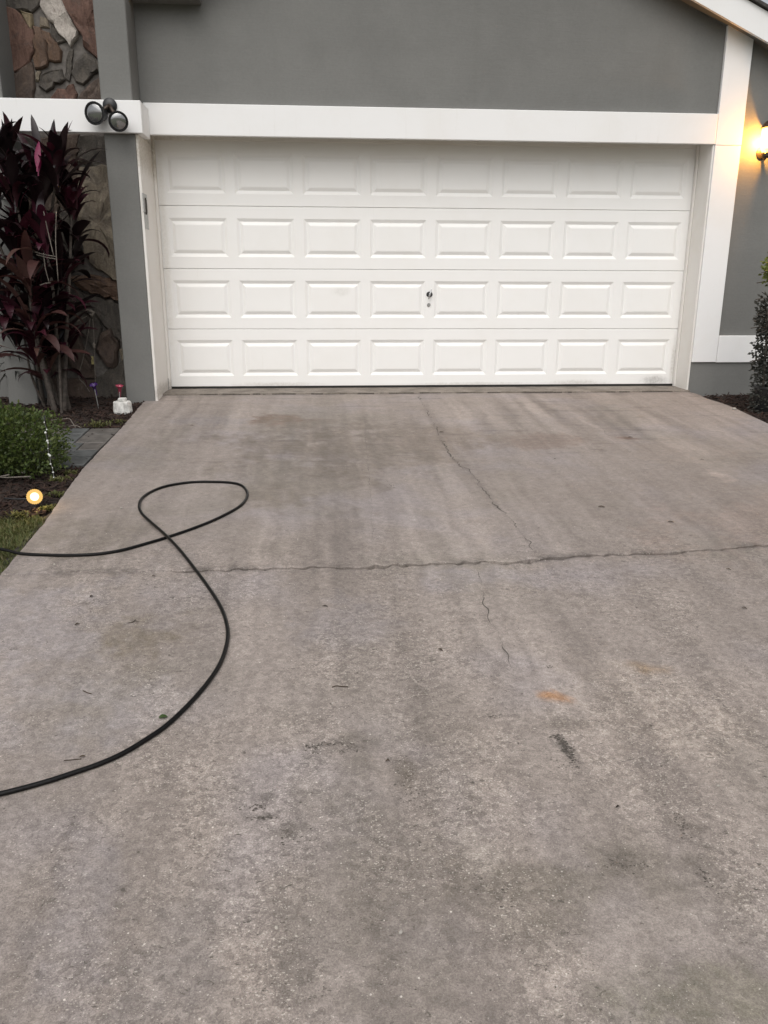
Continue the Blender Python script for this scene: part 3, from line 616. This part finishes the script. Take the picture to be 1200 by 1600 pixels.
# ------------------------------------------------------------------ garden hose
HP = [(-620, 905), (-400, 850), (-190, 846), (-80, 855), (0, 864), (35, 868.5), (87, 871), (122, 871), (157, 868.8), (192, 862.8), (227, 853), (259, 843.2), (297, 830), (332, 816), (364, 799.8), (380, 788), (386.8, 774), (380, 762), (364, 756.4), (332, 754.5), (297, 755.4), (262, 761), (238, 769.7), (222, 781), (217.7, 793.5), (222, 805.8), (234.5, 819.8), (259, 843.2), (280, 863.5), (301, 888), (325, 919.5), (344.8, 951), (355, 981), (355, 1007), (345, 1038.5), (325, 1070), (297, 1103), (262, 1136.5), (227, 1161), (192, 1182), (157, 1197.8), (122, 1210), (70, 1226.8), (0, 1245), (-120, 1270), (-330, 1290), (-620, 1270), (-900, 1200)]
HR = .0073
def catmull(P, k):
    o = []
    for i in range(len(P)-1):
        p0, p1, p2, p3 = P[max(i-1, 0)], P[i], P[i+1], P[min(i+2, len(P)-1)]
        for j in range(k):
            t = j/k; o.append(.5*((2*p1) + (p2-p0)*t + (2*p0-5*p1+4*p2-p3)*t*t + (3*p1-p0-3*p2+p3)*t**3))
    o.append(P[-1]); return o
hp = []
for i, (x, y) in enumerate(HP):
    p = G(x, y); p.z = zd(p.x, p.y) + HR + .0008
    if 24 <= i <= 29: p.z += (0, .003, .009, .0145, .009, .003)[i-24]
    if p.x < .03: p.z += .02*min(1, (.03-p.x)/.2)
    hp.append(p)
b = MB(); b.tube(catmull(hp, 9), HR, 12); tag(b.build('garden_hose', M['hose'], None, True), 'black rubber hose looped in a figure eight across the driveway', 'hose')

# ------------------------------------------------------------------ slate pavers
SLM = {k: simple('slate_'+k, c, .6, .28, 14, 0, .5) for k, c in {'blue': (.092, .096, .094), 'grey': (.112, .102, .092), 'brown': (.12, .092, .075), 'rust': (.13, .075, .055)}.items()}
pv = tag(empty('slate_path'), 'short path of mixed grey and brown slate pavers beside the driveway', 'path')
rows = [(-1.52, -1.70, .02), (-1.71, -1.95, .0), (-1.96, -2.15, -.05), (-2.16, -2.32, .03), (-2.33, -2.52, 0)]
cl = ['grey', 'blue', 'grey', 'grey', 'blue', 'grey', 'brown', 'blue', 'grey', 'blue', 'grey', 'blue', 'blue', 'grey', 'rust', 'grey', 'blue', 'blue', 'rust', 'blue', 'grey', 'blue', 'grey']
ki = 0
for (ya, yb, sh) in rows:
    x = -.098
    while x > -1.5:
        wd = .13+.10*random.random(); x2 = x-wd; dz = .004*random.random()
        b = MB(); b.box(x2+.005, x-.005, yb+.004, ya-.004, -.03, .0, .004)
        b.v = [(px, py, pz+zd(0, py)-.012+dz+.003*mnoise.noise(Vector((px*3, py*3, 1)))) for px, py, pz in b.v]
        b.build('paver', SLM[cl[ki % len(cl)]], pv); ki += 1; x = x2

# ------------------------------------------------------------------ plants
def leaf_mesh(name, L, W_, droop, mat, seg=9, fold=.25, twist=0, petiole=.12):
    b = MB(); p = Vector((0, 0, 0)); ang = R(random.uniform(50, 80)); st = L/seg
    for i in range(seg+1):
        t = i/seg; wd = W_*(.10 + .9*math.sin(math.pi*min(1, max(0, (t-petiole)/(1-petiole)))**.85)) if t > petiole else W_*.22
        if i == seg: wd = .0006
        cs, sn = math.cos(ang), math.sin(ang); nrm = Vector((-sn, 0, cs)); tw = twist*t
        side = Vector((0, math.cos(tw), 0)) + nrm*math.sin(tw)
        up = nrm*math.cos(tw) - Vector((0, 1, 0))*math.sin(tw)
        rip = .05*wd*math.sin(9*t+L*40)
        b.v += [tuple(p + side*wd + up*(fold*wd+rip)), tuple(p), tuple(p - side*wd + up*(fold*wd-rip))]
        if i: k = len(b.v); b.f += [(k-6, k-5, k-2, k-3), (k-5, k-4, k-1, k-2)]
        p = p + Vector((cs, 0, sn))*st; ang -= droop/seg*(.4+1.2*t)
    return b.mesh(name, mat, True)
LM = [leafmat('cordyline_dark', [(.013, .007, .008), (.019, .008, .010), (.010, .007, .008), (.028, .011, .012)], .38, .2), leafmat('cordyline_maroon', [(.058, .011, .020), (.030, .008, .012), (.085, .016, .034)], .4, .3),
      leafmat('cordyline_brown', [(.075, .030, .026), (.055, .022, .020), (.09, .045, .035)], .6, .25), leafmat('cordyline_magenta', [(.33, .018, .105), (.22, .014, .075)], .4, .45)]
LV = {m_: [leaf_mesh('leaf', random.uniform(.36, .5), random.uniform(.034, .050), R(dr), LM[m_], twist=random.uniform(-.5, .5)) for dr in ((30, 60, 85, 110, 140) if m_ != 3 else (12, 25))] for m_ in range(4)}
MB_bark = simple('grey_cane_bark', (.075, .062, .052), .85, .35, 40, 0, .8)
bx, by = G(88, 636).x, G(88, 636).y
cord = thing('cordyline_plant', 'tall cordyline with dark maroon strap leaves on bare grey canes before the stone wall', 'plant', (bx, by, zg(by)-.03))
def cl_local(px, py, Y): return AT(px, py, Y) - cord.location
heads = [(88, 268, -.95, 26, 0), (60, 300, -.85, 22, 0), (22, 300, -1.0, 22, 0), (8, 250, -.9, 16, 0), (112, 318, -.75, 16, 1), (70, 375, -1.0, 20, 1), (25, 390, -.95, 22, 0), (-20, 340, -1.0, 16, 0), (48, 440, -1.0, 16, 2), (10, 470, -.9, 14, 1), (50, 500, -1.05, 14, 2), (95, 420, -.8, 14, 0), (75, 470, -.85, 10, 0), (-10, 430, -.85, 14, 0), (40, 350, -.75, 16, 0), (65, 500, -.9, 12, 0), (95, 480, -.75, 10, 0), (25, 520, -.85, 10, 0), (110, 380, -.65, 10, 0), (80, 540, -.8, 10, 0), (55, 545, -.95, 10, 2), (100, 530, -.75, 8, 1), (75, 575, -.9, 6, 2)]
bases = [(62, 610), (72, 632), (80, 640), (88, 640), (96, 641), (102, 640), (68, 625), (92, 632)]
for i, (px, py, Y, nl, kind) in enumerate(heads):
    top = cl_local(px, py, Y); g = G(*bases[i % len(bases)]); g = Vector((g.x, g.y+.06*(i % 3), zg(g.y)-.06)) - cord.location
    if i < 13:
        m1 = g.lerp(top, .35) + Vector((.05*random.uniform(-1, 1), .05*random.uniform(-1, 1), .0)); m2 = g.lerp(top, .7) + Vector((.04*random.uniform(-1, 1), .04*random.uniform(-1, 1), 0))
        pts = catmull([g, m1, m2, top], 6); r0 = .016 if i < 8 else .010
        b = MB(); b.tube(pts, [r0*(1.15-.65*q/(len(pts)-1)) + .0012*(q % 2) for q in range(len(pts))], 9); b.build('cane', MB_bark, cord, True)
    for j in range(int(nl*1.6)):
        a = j*2.4 + i; mk = kind
        u = random.random()
        if kind == 0 and u > .72: mk = 1
        if kind == 1 and u > .6: mk = 0
        if kind == 2 and u > .55: mk = 1
        me = random.choice(LV[mk]); el = R(random.uniform(-42, 22) + (22 if i >= 8 else 0)) if kind != 2 else R(random.uniform(-10, 60))
        sc = random.uniform(.6, 1.05)
        o = top + Vector((.02*math.cos(a), .02*math.sin(a), -.16*random.random()))
        place('leaf', me, cord, Matrix.Translation(o) @ Matrix.Rotation(a, 4, 'Z') @ Matrix.Rotation(el, 4, 'Y') @ Matrix.Scale(sc, 4))
for (px, py, Y, a, el, mk, sc, iv) in [(58, 268, -1.2, 1.5, -18, 3, .52, 0), (60, 275, -1.18, 1.5, -22, 3, .5, 0), (48, 262, -1.0, 2.6, -5, 1, .9, 1), (85, 262, -1.0, 1.6, -14, 0, .85, 0), (100, 262, -.98, .5, -18, 1, .8, 0), (62, 250, -.96, 2.2, -20, 0, .75, 0), (102, 275, -1.0, .2, 12, 0, 1, 2), (98, 285, -1.02, -.1, 22, 0, .95, 2), (20, 240, -.9, 1.6, -18, 0, .6, 0), (55, 392, -1.08, 4.6, 66, 2, 1.05, 1), (62, 410, -1.1, 4.8, 62, 2, 1.0, 2), (45, 520, -1.12, 3.6, 45, 2, .6, 2), (58, 545, -1.1, 5.0, 55, 2, .55, 2), (18, 545, -1.15, 3.5, 50, 2, .9, 2)]:
    place('leaf', LV[mk][min(iv, len(LV[mk])-1)], cord, Matrix.Translation(cl_local(px, py, Y)) @ Matrix.Rotation(a, 4, 'Z') @ Matrix.Rotation(R(el), 4, 'Y') @ Matrix.Scale(sc, 4))

# low dark drooping plant at the far left
FM = leafmat('dark_green_fronds', [(.014, .020, .012), (.010, .012, .010), (.022, .022, .014)], .5, .2)
fv = [leaf_mesh('frond', .34, .013, R(d), FM, fold=.4) for d in (90, 120, 150)]
fp = G(48, 622); fr = thing('drooping_plant', 'small plant with narrow dark drooping leaves left of the cordyline base', 'plant', (fp.x-.06, fp.y-.02, zg(fp.y)-.03))
b = MB(); b.tube([(0, 0, 0), (-.01, 0, .2), (-.03, .01, .42)], [.014, .012, .007], 8); b.build('stem', MB_bark, fr, True)
for j in range(34):
    a = j*2.4; h = .12 + .36*random.random()
    place('frond', random.choice(fv), fr, Matrix.Translation((-.02*h, 0, h)) @ Matrix.Rotation(a, 4, 'Z') @ Matrix.Rotation(R(random.uniform(-5, 40)), 4, 'Y') @ Matrix.Scale(random.uniform(.6, 1), 4))

def bush(name, label, cat, base, clumps, leafn, size, mat, twig, twigs, ragged=.18):
    t = thing(name, label, cat, base); B = Vector(base); b = MB(); tb = MB()
    tot = sum(c[3]*c[4]*c[5] for c in clumps)
    for (x, y, z, rx, ry, rz) in clumps:
        k = int(leafn*rx*ry*rz/tot)
        for _ in range(k):
            while True:
                d = Vector((random.gauss(0, 1), random.gauss(0, 1), random.gauss(0, 1)))
                if d.length > .01: break
            d.normalize(); rr = (.35+.65*random.random()**.45)*(1+ragged*mnoise.noise(d*2.6+Vector((x*5, y*5, z*5)))+ragged*.8*mnoise.noise(d*7))
            c = Vector((x+d.x*rx*rr, y+d.y*ry*rr, z+d.z*rz*rr))
            if c.z < .01: continue
            dirn = (d + Vector((random.gauss(0, .7), random.gauss(0, .7), random.gauss(.25, .7)))).normalized(); s_ = dirn.orthogonal().normalized(); s_ = Matrix.Rotation(random.random()*6.28, 3, dirn) @ s_
            L = size*random.uniform(.6, 1.3); W_ = L*.30; nn = dirn.cross(s_)
            b.add([c, c+dirn*L*.5+s_*W_+nn*L*.06, c+dirn*L, c+dirn*L*.5-s_*W_+nn*L*.06], [(0, 1, 2), (0, 2, 3)])
    b.build('crown', mat, t)
    for pts, r in twigs: tb.tube(catmull([Vector(p) for p in pts], 4), r, 6)
    tb.build('branches', twig, t, True); return t
GL = leafmat('green_shrub_leaves', [(.060, .090, .020), (.085, .125, .028), (.034, .052, .015), (.12, .15, .038), (.065, .095, .022)], .5, .3)
TW = simple('pale_twigs', (.15, .13, .11), .8, .3, 40)
sb = (-.66, -2.62, zg(-2.62)-.03)
tw = []
for _ in range(46):
    a = random.uniform(0, 6.28); r = random.uniform(.2, .42); h = random.uniform(.05, .33)
    p0 = Vector((.1*math.cos(a), .1*math.sin(a), .02)); p1 = Vector((r*.6*math.cos(a+.2), r*.5*math.sin(a+.2), h*.7)); p2 = Vector((r*math.cos(a), r*.85*math.sin(a), h)); tw.append(([p0, p1, p2], .0035))
for (x, y) in ((-.25, -.5), (.0, -.52), (.2, -.46), (.3, -.42), (-.4, -.5), (.1, -.55)):
    tw.append(([(x*.2, y*.3, .03), (x*.7, y*.8, .05), (x+.12, y-.03, .07+.05*random.random())], .004))
bush('green_shrub', 'low rounded green shrub with fine leaves beside the slate path', 'shrub', sb, [(-.28, 0, .22, .42, .40, .22), (.12, .02, .21, .36, .36, .20), (-.05, -.15, .24, .34, .28, .17), (-.65, .05, .22, .35, .38, .22), (.30, -.08, .13, .22, .26, .13), (-.35, -.2, .23, .33, .25, .17)], 26000, .026, GL, TW, tw)
# right hand shrub in a pot
PX, PY = 5.215, -1.10
GL2 = leafmat('yellow_green_leaves', [(.13, .16, .03), (.18, .21, .04), (.09, .12, .025)], .5, .3); GL3 = leafmat('dull_grey_leaves', [(.030, .034, .026), (.05, .05, .04), (.02, .022, .018), (.085, .08, .065)], .6, .2)
rb = (PX, PY, zg(PY)-.03)
tw = [([(0, 0, .2), (.02, 0, .5), (-.02, .01, .9), (0, 0, 1.15)], .022), ([(.03, .02, .2), (.06, 0, .6), (.05, 0, 1.0)], .014), ([(-.05, 0, .2), (-.08, -.02, .5), (-.10, 0, .86)], .010)]
for _ in range(26):
    z = random.uniform(.3, 1.1); a = random.uniform(0, 6.28); tw.append(([(0, 0, z), (.1*math.cos(a), .1*math.sin(a), z+.06), (.2*math.cos(a), .2*math.sin(a), z+.05)], .004))
rbt = bush('potted_shrub', 'tall straggly shrub in a dark pot against the right hand wall', 'shrub', rb, [(0, 0, .62, .16, .16, .36), (.02, 0, .42, .15, .15, .2), (-.05, 0, .8, .13, .13, .2)], 2600, .035, GL3, MB_bark, tw, .3)
b2 = MB()
for _ in range(1700):
    d = Vector((random.gauss(0, 1), random.gauss(0, 1), random.gauss(0, 1))).normalized(); rr = (.4+.6*random.random()**.5)*(1+.25*mnoise.noise(d*3))
    c = Vector((d.x*.19*rr+.03, d.y*.19*rr, 1.17+d.z*.17*rr)); dr = (d+Vector((random.gauss(0, .6), random.gauss(0, .6), random.gauss(.3, .6)))).normalized(); s_ = Matrix.Rotation(random.random()*6.28, 3, dr) @ dr.orthogonal().normalized(); L = .035*random.uniform(.6, 1.2)
    b2.add([c, c+dr*L*.5+s_*L*.3, c+dr*L, c+dr*L*.5-s_*L*.3], [(0, 1, 2), (0, 2, 3)])
o = b2.build('new_growth', GL2, rbt); o['label'] = 'bright yellow green young foliage at the top'
bb = MB()
for _ in range(700):
    a = random.random()*6.28; r = .09+.07*random.random(); c = Vector((r*math.cos(a), r*math.sin(a), .32*random.random())); dr = Vector((random.gauss(0, 1), random.gauss(0, 1), random.gauss(-.2, .7))).normalized(); s_ = dr.orthogonal().normalized(); L = .03*random.uniform(.6, 1.2)
    bb.add([c, c+dr*L*.5+s_*L*.3, c+dr*L, c+dr*L*.5-s_*L*.3], [(0, 1, 2), (0, 2, 3)])
bb.build('trailing_leaves', GL3, rbt)
b = MB(); b.lathe([(.085, 0), (.10, .10), (.115, .2), (.122, .205), (.122, .225), (.108, .225), (.10, .19)], 24); smooth_by_angle(b.build('pot', M['black'], rbt))

# grass of the lawn at the left
GM = leafmat('lawn_blades', [(.085, .115, .03), (.15, .165, .05), (.055, .08, .022), (.20, .19, .08), (.11, .135, .04), (.24, .20, .11)], .55, .35)
b = MB()
for _ in range(36000):
    y = -3.36 - 2.4*random.random()**1.2; x = interp(LE, y) - .035 - 1.3*random.random()**1.4
    ed = mnoise.noise(Vector((x*5, y*5, 0)))
    if y > -3.46 + .09*ed: continue
    h = .022+.030*random.random(); a = random.random()*6.28; wd = .0020+.0018*random.random(); lean = random.uniform(.01, .035)
    c, s_ = math.cos(a), math.sin(a); z = zg(y)-.062
    b.add([(x-s_*wd, y+c*wd, z), (x+s_*wd, y-c*wd, z), (x+c*lean*.5-s_*wd*.8, y+s_*lean*.5+c*wd*.8, z+h*.65), (x+c*lean*.5+s_*wd*.8, y+s_*lean*.5-c*wd*.8, z+h*.65), (x+c*lean*1.4, y+s_*lean*1.4, z+h)], [(0, 1, 3, 2), (2, 3, 4)])
tag(b.build('lawn_grass', GM), 'short green lawn grass along the left driveway edge', 'grass', kind='stuff')
WM = leafmat('yellow_green_weed', [(.12, .13, .035), (.09, .10, .03), (.17, .16, .06)], .6, .3)
def tuft(px, py, n_, L, label, mat=WM):
    g = G(px, py); t = MB()
    for j in range(n_):
        a = random.random()*6.28; r = L*random.uniform(.5, 1); h = L*random.uniform(.15, .6); wd = .004; c, s_ = math.cos(a), math.sin(a); ox, oy = random.gauss(0, L*.5), random.gauss(0, L*.25)
        t.add([(ox-s_*wd, oy+c*wd, 0), (ox+s_*wd, oy-c*wd, 0), (ox+c*r*.5-s_*wd, oy+s_*r*.5+c*wd, h), (ox+c*r*.5+s_*wd, oy+s_*r*.5-c*wd, h), (ox+c*r, oy+s_*r, h*.7)], [(0, 1, 3, 2), (2, 3, 4)])
    o = t.build('weed_tuft', mat); o.location = (g.x, g.y, zg(g.y)-.025); tag(o, label, 'weed')
tuft(152, 662, 46, .09, 'yellow green spiky weed behind the slate pavers')
tuft(183, 657, 60, .06, 'dense olive weed clump touching the driveway edge behind the pavers')
tuft(92, 746, 70, .06, 'sprawling yellowish ground weed at the right foot of the green shrub')
tuft(110, 735, 60, .05, 'dull green weed between the shrub and the driveway')
tuft(75, 790, 60, .05, 'yellow green weed just right of the glowing spotlight')
tuft(30, 800, 60, .05, 'low green weed between the spotlight and the lawn')
tuft(85, 768, 50, .05, 'brownish green weed clump at the driveway edge beside the spotlight')
# twigs lying in the bed
def twig(name, px, r, label, cat='twig', lift=.004, grp=None, bedz=-.018, mat=None):
    P = []
    for x, y in px: g = G(x, y); g.z = (zd(g.x, g.y) if bedz is None else zg(g.y)+bedz) + lift + (0 if bedz is None else .01*random.random()); P.append(g)
    o = P[0].copy(); b = MB(); b.tube(catmull([p-o for p in P], 4), r, 6); ob = b.build(name, mat or TW, None, True); ob.location = o; return tag(ob, label, cat, grp)
twig('twig', [(80, 655), (97, 653), (108, 653), (113, 659), (118, 666)], .004, 'pale bent twig on the mulch behind the slate pavers')
twig('twig', [(108, 668), (118, 667), (127, 669)], .0035, 'short pale twig lying on the far edge of the slate pavers', lift=.02)
twig('twig', [(5, 775), (25, 777), (46, 777)], .005, 'thin dark cable stub left of the lit garden spotlight', 'cable', mat=M['black'])

# ------------------------------------------------------------------ small garden things
# round garden spotlight
gp = G(54, 792); gs = thing('garden_spotlight', 'small round garden spotlight glowing amber at the lawn edge', 'spotlight', (gp.x, gp.y, zg(gp.y)-.03))
hz = AT(54, 776, gp.y) - gs.location
aim = (CAM - (gs.location+hz)).normalized(); q = aim.to_track_quat('Z', 'Y').to_matrix().to_4x4(); q.translation = hz
b = MB(); b.lathe([(.018, -.07), (.026, -.06), (.032, -.01), (.036, .0)], 24, q); smooth_by_angle(b.build('housing', M['black'], gs))
NB = 24; b = MB()
for ring, (r, z) in enumerate(((.036, -.002), (.040, .006), (.030, .012), (.022, .008))):
    for j in range(NB*2):
        a = math.pi*j/NB; rr = r*(1+(.045 if j % 2 else -.02)*(1 if ring in (0, 1) else 0)); b.v.append(tuple(q @ Vector((rr*math.cos(a), rr*math.sin(a), z))))
k = NB*2; b.f = [(r*k+j, r*k+(j+1) % k, (r+1)*k+(j+1) % k, (r+1)*k+j) for r in range(3) for j in range(k)]
b.build('scalloped_rim', glow('amber_rim', (.85, .52, .16), .85), gs)
b = MB(); b.lathe([(.0235, .006), (.018, .011), (.008, .013)], 24, q); b.build('lens', glow('spot_lens', (1, .80, .42), 2.4), gs, True)
sl = bpy.data.lights.new('spotlight_lamp', 'POINT'); sl.energy = .5; sl.color = (1, .66, .3); sl.shadow_soft_size = .02
slo = bpy.data.objects.new('spotlight_lamp', sl); slo.location = hz + aim*.04; link(slo, gs)
b = MB(); b.tube([(0, 0, -.03), (0, 0, .02), tuple(hz-aim*.05)], .006, 8); b.build('stake', M['black'], gs)
# white weathered block, flower picks
wp = G(192, 641); M['chalk'] = simple('weathered_white_resin', (.58, .57, .54), .7, .35, 24, 0, .5)
wb = thing('white_block', 'weathered white garden weight with a raised cap beside the grey pilaster', 'garden weight', (wp.x, wp.y, zg(wp.y)-.03))
b = MB(); b.lathe([(.072, 0), (.078, .02), (.074, .095), (.066, .105), (.03, .107)], 10, Matrix.Scale(.85, 4, (0, 1, 0))); b.build('body', M['chalk'], wb)
b = MB(); b.box(-.028, .034, -.03, .03, .105, .132, .006); b.build('cap', M['chalk'], wb)
def flower(px, py, top, colr, label, name, tilt):
    g = G(px, py); t = thing('glass_flower', label, 'garden ornament', (g.x, g.y, zg(g.y)-.03)); L = AT(*top, g.y) - t.location
    b = MB(); b.tube([(0, 0, 0), tuple(L*.6), tuple(L)], .004, 6); b.build('stake', M['steel'], t)
    d = Vector(tilt).normalized(); q = d.to_track_quat('Z', 'Y').to_matrix().to_4x4(); q.translation = L
    mt = simple(name, colr, .2, .2, 30); b = MB(); n_ = 20
    for r, z in ((.006, -.085), (.009, -.055), (.014, -.01), (.024, .015), (.033, .02), (.02, .012), (.006, -.01)):
        for j in range(n_): a = 2*math.pi*j/n_; rr = r*(1+.12*math.cos(5*a)*(1 if r > .025 else 0)); b.v.append(tuple(q @ Vector((rr*math.cos(a), rr*math.sin(a), z))))
    b.f = [(r*n_+j, r*n_+(j+1) % n_, (r+1)*n_+(j+1) % n_, (r+1)*n_+j) for r in range(6) for j in range(n_)]
    b.build('trumpet_bloom', mt, t, True)
flower(186, 632, (187, 606), (.36, .06, .10), 'pink trumpet flower ornament on a stake behind the white block', 'pink_glass', (.1, -.25, 1))
flower(154, 634, (147, 604), (.075, .03, .16), 'purple trumpet flower ornament leaning at the foot of the stone wall', 'purple_glass', (-.05, -.5, 1))
# cord hanging on the stone panel
kx = AT(141, 490, -.34); wc = thing('hanging_cord', 'thin pale hanging cord with a knot and yellow tag on the stone panel', 'cord', kx)
cm = simple('pale_cord', (.22, .19, .16), .8, .2, 50)
for j, poly in enumerate(([(141, 498), (136, 530), (130, 560), (123, 588), (132, 600), (140, 612)], [(145, 498), (147, 530), (148, 560), (149, 600)], [(136, 494), (120, 502), (105, 505), (92, 503)], [(86, 506), (82, 520), (78, 540)])):
    P = [AT(x, y, -.345) - kx for x, y in poly]; b = MB(); b.tube(catmull(P, 4), .0032, 6); b.build('strand', cm, wc, True)
b = MB(); b.tube([(-.04, 0, .012), (-.02, -.015, .03), (.01, -.02, .025), (.035, -.01, .01), (.02, -.02, -.012), (-.015, -.015, -.01)], .011, 8); b.build('knot', cm, wc, True)
p = AT(144.5, 563, -.35) - kx; b = MB(); b.box(p.x-.010, p.x+.010, p.y-.003, p.y+.003, p.z-.035, p.z+.035, .001); b.build('tag', simple('yellow_tag', (.35, .30, .13), .5), wc)
p = AT(147, 540, -.35) - kx; b = MB(); b.lathe([(.004, -.03), (.014, -.015), (.014, .012), (.004, .028)], 12, Matrix.Translation(p)); b.build('bead', cm, wc, True)
# thin bamboo canes tied in the cordyline
st = thing('plant_ties', 'pale thin support sticks tied together within the cordyline', 'plant support', AT(88, 560, -1.1))
for poly in ([(68, 330), (78, 375), (84, 400)], [(88, 330), (87, 380), (91, 440)], [(68, 395), (71, 420), (77, 442)], [(55, 394), (70, 398), (88, 401)], [(57, 398), (72, 402), (88, 405)], [(62, 446), (70, 443), (79, 442)]):
    P = [AT(x, y, -1.1) - st.location for x, y in poly]; b = MB(); b.tube(catmull(P, 3), .0038, 6); b.build('stick', TW, st, True)
# string of clear beads in front of the shrub
bs0 = AT(69, 660, -3.02); bs = thing('bead_string', 'vertical string of sparkling clear beads hanging in front of the green shrub', 'bead string', bs0)
M['bead'] = NT('crystal_bead').out((.62, .64, .60), .08, None, 1.0)
P = []
for x, y, r in [(69, 660, 3), (73, 671, 3), (71, 676, 5), (74, 689, 5.5), (75, 692, 4), (75, 701, 2.5), (76, 710, 5), (78, 712, 5.5), (79, 725, 4), (82, 731, 2.5), (83, 738, 4), (84, 746, 3)]:
    p = AT(x, y, -3.02) - bs0; P.append(p); rr = r*.0013; b = MB(); b.lathe([(rr*.3, -rr), (rr*.85, -rr*.55), (rr, 0), (rr*.8, rr*.6), (rr*.3, rr)], 8, Matrix.Translation(p)); b.build('bead', M['bead'], bs)
b = MB(); b.tube(P, .0012, 5); b.build('wire', M['steel'], bs)
b = MB(); b.tube([P[0], P[0]+Vector((-.01, .05, .03)), P[0]+Vector((-.06, .2, -.1)), P[0]+Vector((-.06, .22, -.42))], .003, 6); b.build('hook_rod', M['black'], bs)

# ------------------------------------------------------------------ debris on the driveway
DL = leafmat('dry_leaf_bits', [(.050, .032, .020), (.030, .022, .016), (.075, .05, .03)], .8, .1); GD = leafmat('fresh_leaf', [(.040, .075, .018), (.05, .085, .022)], .5, .2)
def bit(name, px, py, L, W_, rot, mat, label, cat='leaf', grp=None, curl=.003):
    g = G(px, py); b = MB()
    for i in range(5):
        t = i/4; wd = W_*math.sin(math.pi*(.08+.84*t)); z = curl*(math.sin(math.pi*t*1.1)) + .0015
        b.v += [(-L/2+L*t, wd, z+curl*.6), (-L/2+L*t, 0, z), (-L/2+L*t, -wd, z+curl*.35)]
        if i: k = len(b.v); b.f += [(k-6, k-3, k-2, k-5), (k-5, k-2, k-1, k-4)]
    o = b.build(name, mat); o.location = (g.x, g.y, zd(g.x, g.y)+.0015); o.rotation_euler = (math.atan(SLOPE), 0, R(rot)); return tag(o, label, cat, grp)
bit('fallen_leaf', 255, 1123, .026, .010, 15, GD, 'small green leaf on the concrete inside the hose curve', curl=.004)
twig('twig', [(519, 1074), (526, 1072), (535, 1073), (544, 1073.5)], .0017, 'thin dark curved twig on the concrete right of the hose', bedz=None, lift=.002, mat=DL)
twig('twig', [(100, 1190), (112, 1189), (127, 1187.5)], .0012, 'thin straight twig on the concrete just above the near hose end', bedz=None, lift=.002, mat=DL)
twig('twig', [(130, 1081), (136, 1084), (143, 1086)], .0016, 'short dark twig alone on the concrete left of the hose bend', bedz=None, lift=.002, mat=DL)
twig('twig', [(202, 975), (208, 974), (212, 970)], .0014, 'tiny forked twig on the olive stain inside the hose curve', bedz=None, lift=.002, mat=DL)
for x, y, L, rot, lab in [(129, 1185, 0.024, 20, 'dark curled leaf scrap beside the straight twig near the hose end'),
    (143, 934, 0.03, 80, 'brown leaf scrap lying left of the hose just below the crossing'),
    (121, 978, 0.03, 50, 'brown leaf scrap at the left edge of the olive stain'),
    (240, 902, 0.022, 20, 'tiny leaf scrap on the cross crack close to the hose'),
    (1163, 951, 0.028, -40, 'dark leaf scrap alone below the right end of the cross crack'),
    (1138, 890, 0.03, -50, 'leaf scrap just under the cross crack at the far right'),
    (1097, 719, 0.03, -5, 'leaf scrap on the far right concrete nearest the bed'),
    (1048, 816, 0.04, -30, 'leaf scrap above the right end of the cross crack'),
    (940, 792, 0.05, -15, 'thin leaf sliver between the long crack and the right edge'),
    (867, 718, 0.022, 10, 'tiny dark leaf speck on the concrete below the door right of the long crack'),
    (300, 665, 0.03, 0, 'dark leaf scrap near the garage door left of the brown stain'),
    (102, 872, 0.02, 20, 'leaf scrap touching the hose near the lawn edge'),
    (690, 676, 0.05, 10, 'leaf scrap caught in the long crack near the door'),
    (688, 1016, 0.03, -45, 'leaf sliver left of the lower hairline crack'),
    (508, 948, 0.03, -10, 'leaf scrap right of the hose and below the cross crack'),
    (606, 1190, 0.02, 10, 'leaf speck in the middle of the streaked near concrete'),
    (985, 684, 0.05, -8, 'reddish leaf scrap on the small rusty mark near the door'),
    (965, 1262, 0.02, 30, 'leaf speck right of the dark mossy scuff')]:
    bit('leaf_scrap', x, y, L*.7, L*.14, rot, DL, lab, 'leaf scrap', 'leaf scraps on the driveway')
pb = leafmat('pale_pebbles', [(.42, .39, .35), (.30, .28, .25), (.5, .46, .4)], .7, 0)
for k, (x, y, r, lab) in enumerate([(1122, 1229, 0.006, 'pale pebble on the speckled concrete at the right'), (626, 1458, 0.006, 'pale pebble on the near concrete close to the bottom centre'), (432, 1451, 0.0055, 'pale pebble on the near concrete left of centre'), (1147, 640, 0.02, 'white pebble in the dark bed near the right wall'), (190, 795, 0.008, 'pale pebble on the concrete just left of the hose loop'), (85, 884, 0.007, 'pale pebble on the concrete below the hose near the lawn')]):
    g = G(x, y); b = MB(); b.lathe([(r*.5, -.001), (r, r*.25), (r*.85, r*.65), (r*.35, r*.85)], 7, Matrix.Rotation(k, 4, 'Z') @ Matrix.Scale(.7, 4, (0, 1, 0)))
    o = b.build('pebble', pb); o.location = (g.x, g.y, zd(g.x, g.y) if g.x < 4.95 else zg(g.y)-.03); tag(o, lab, 'pebble')
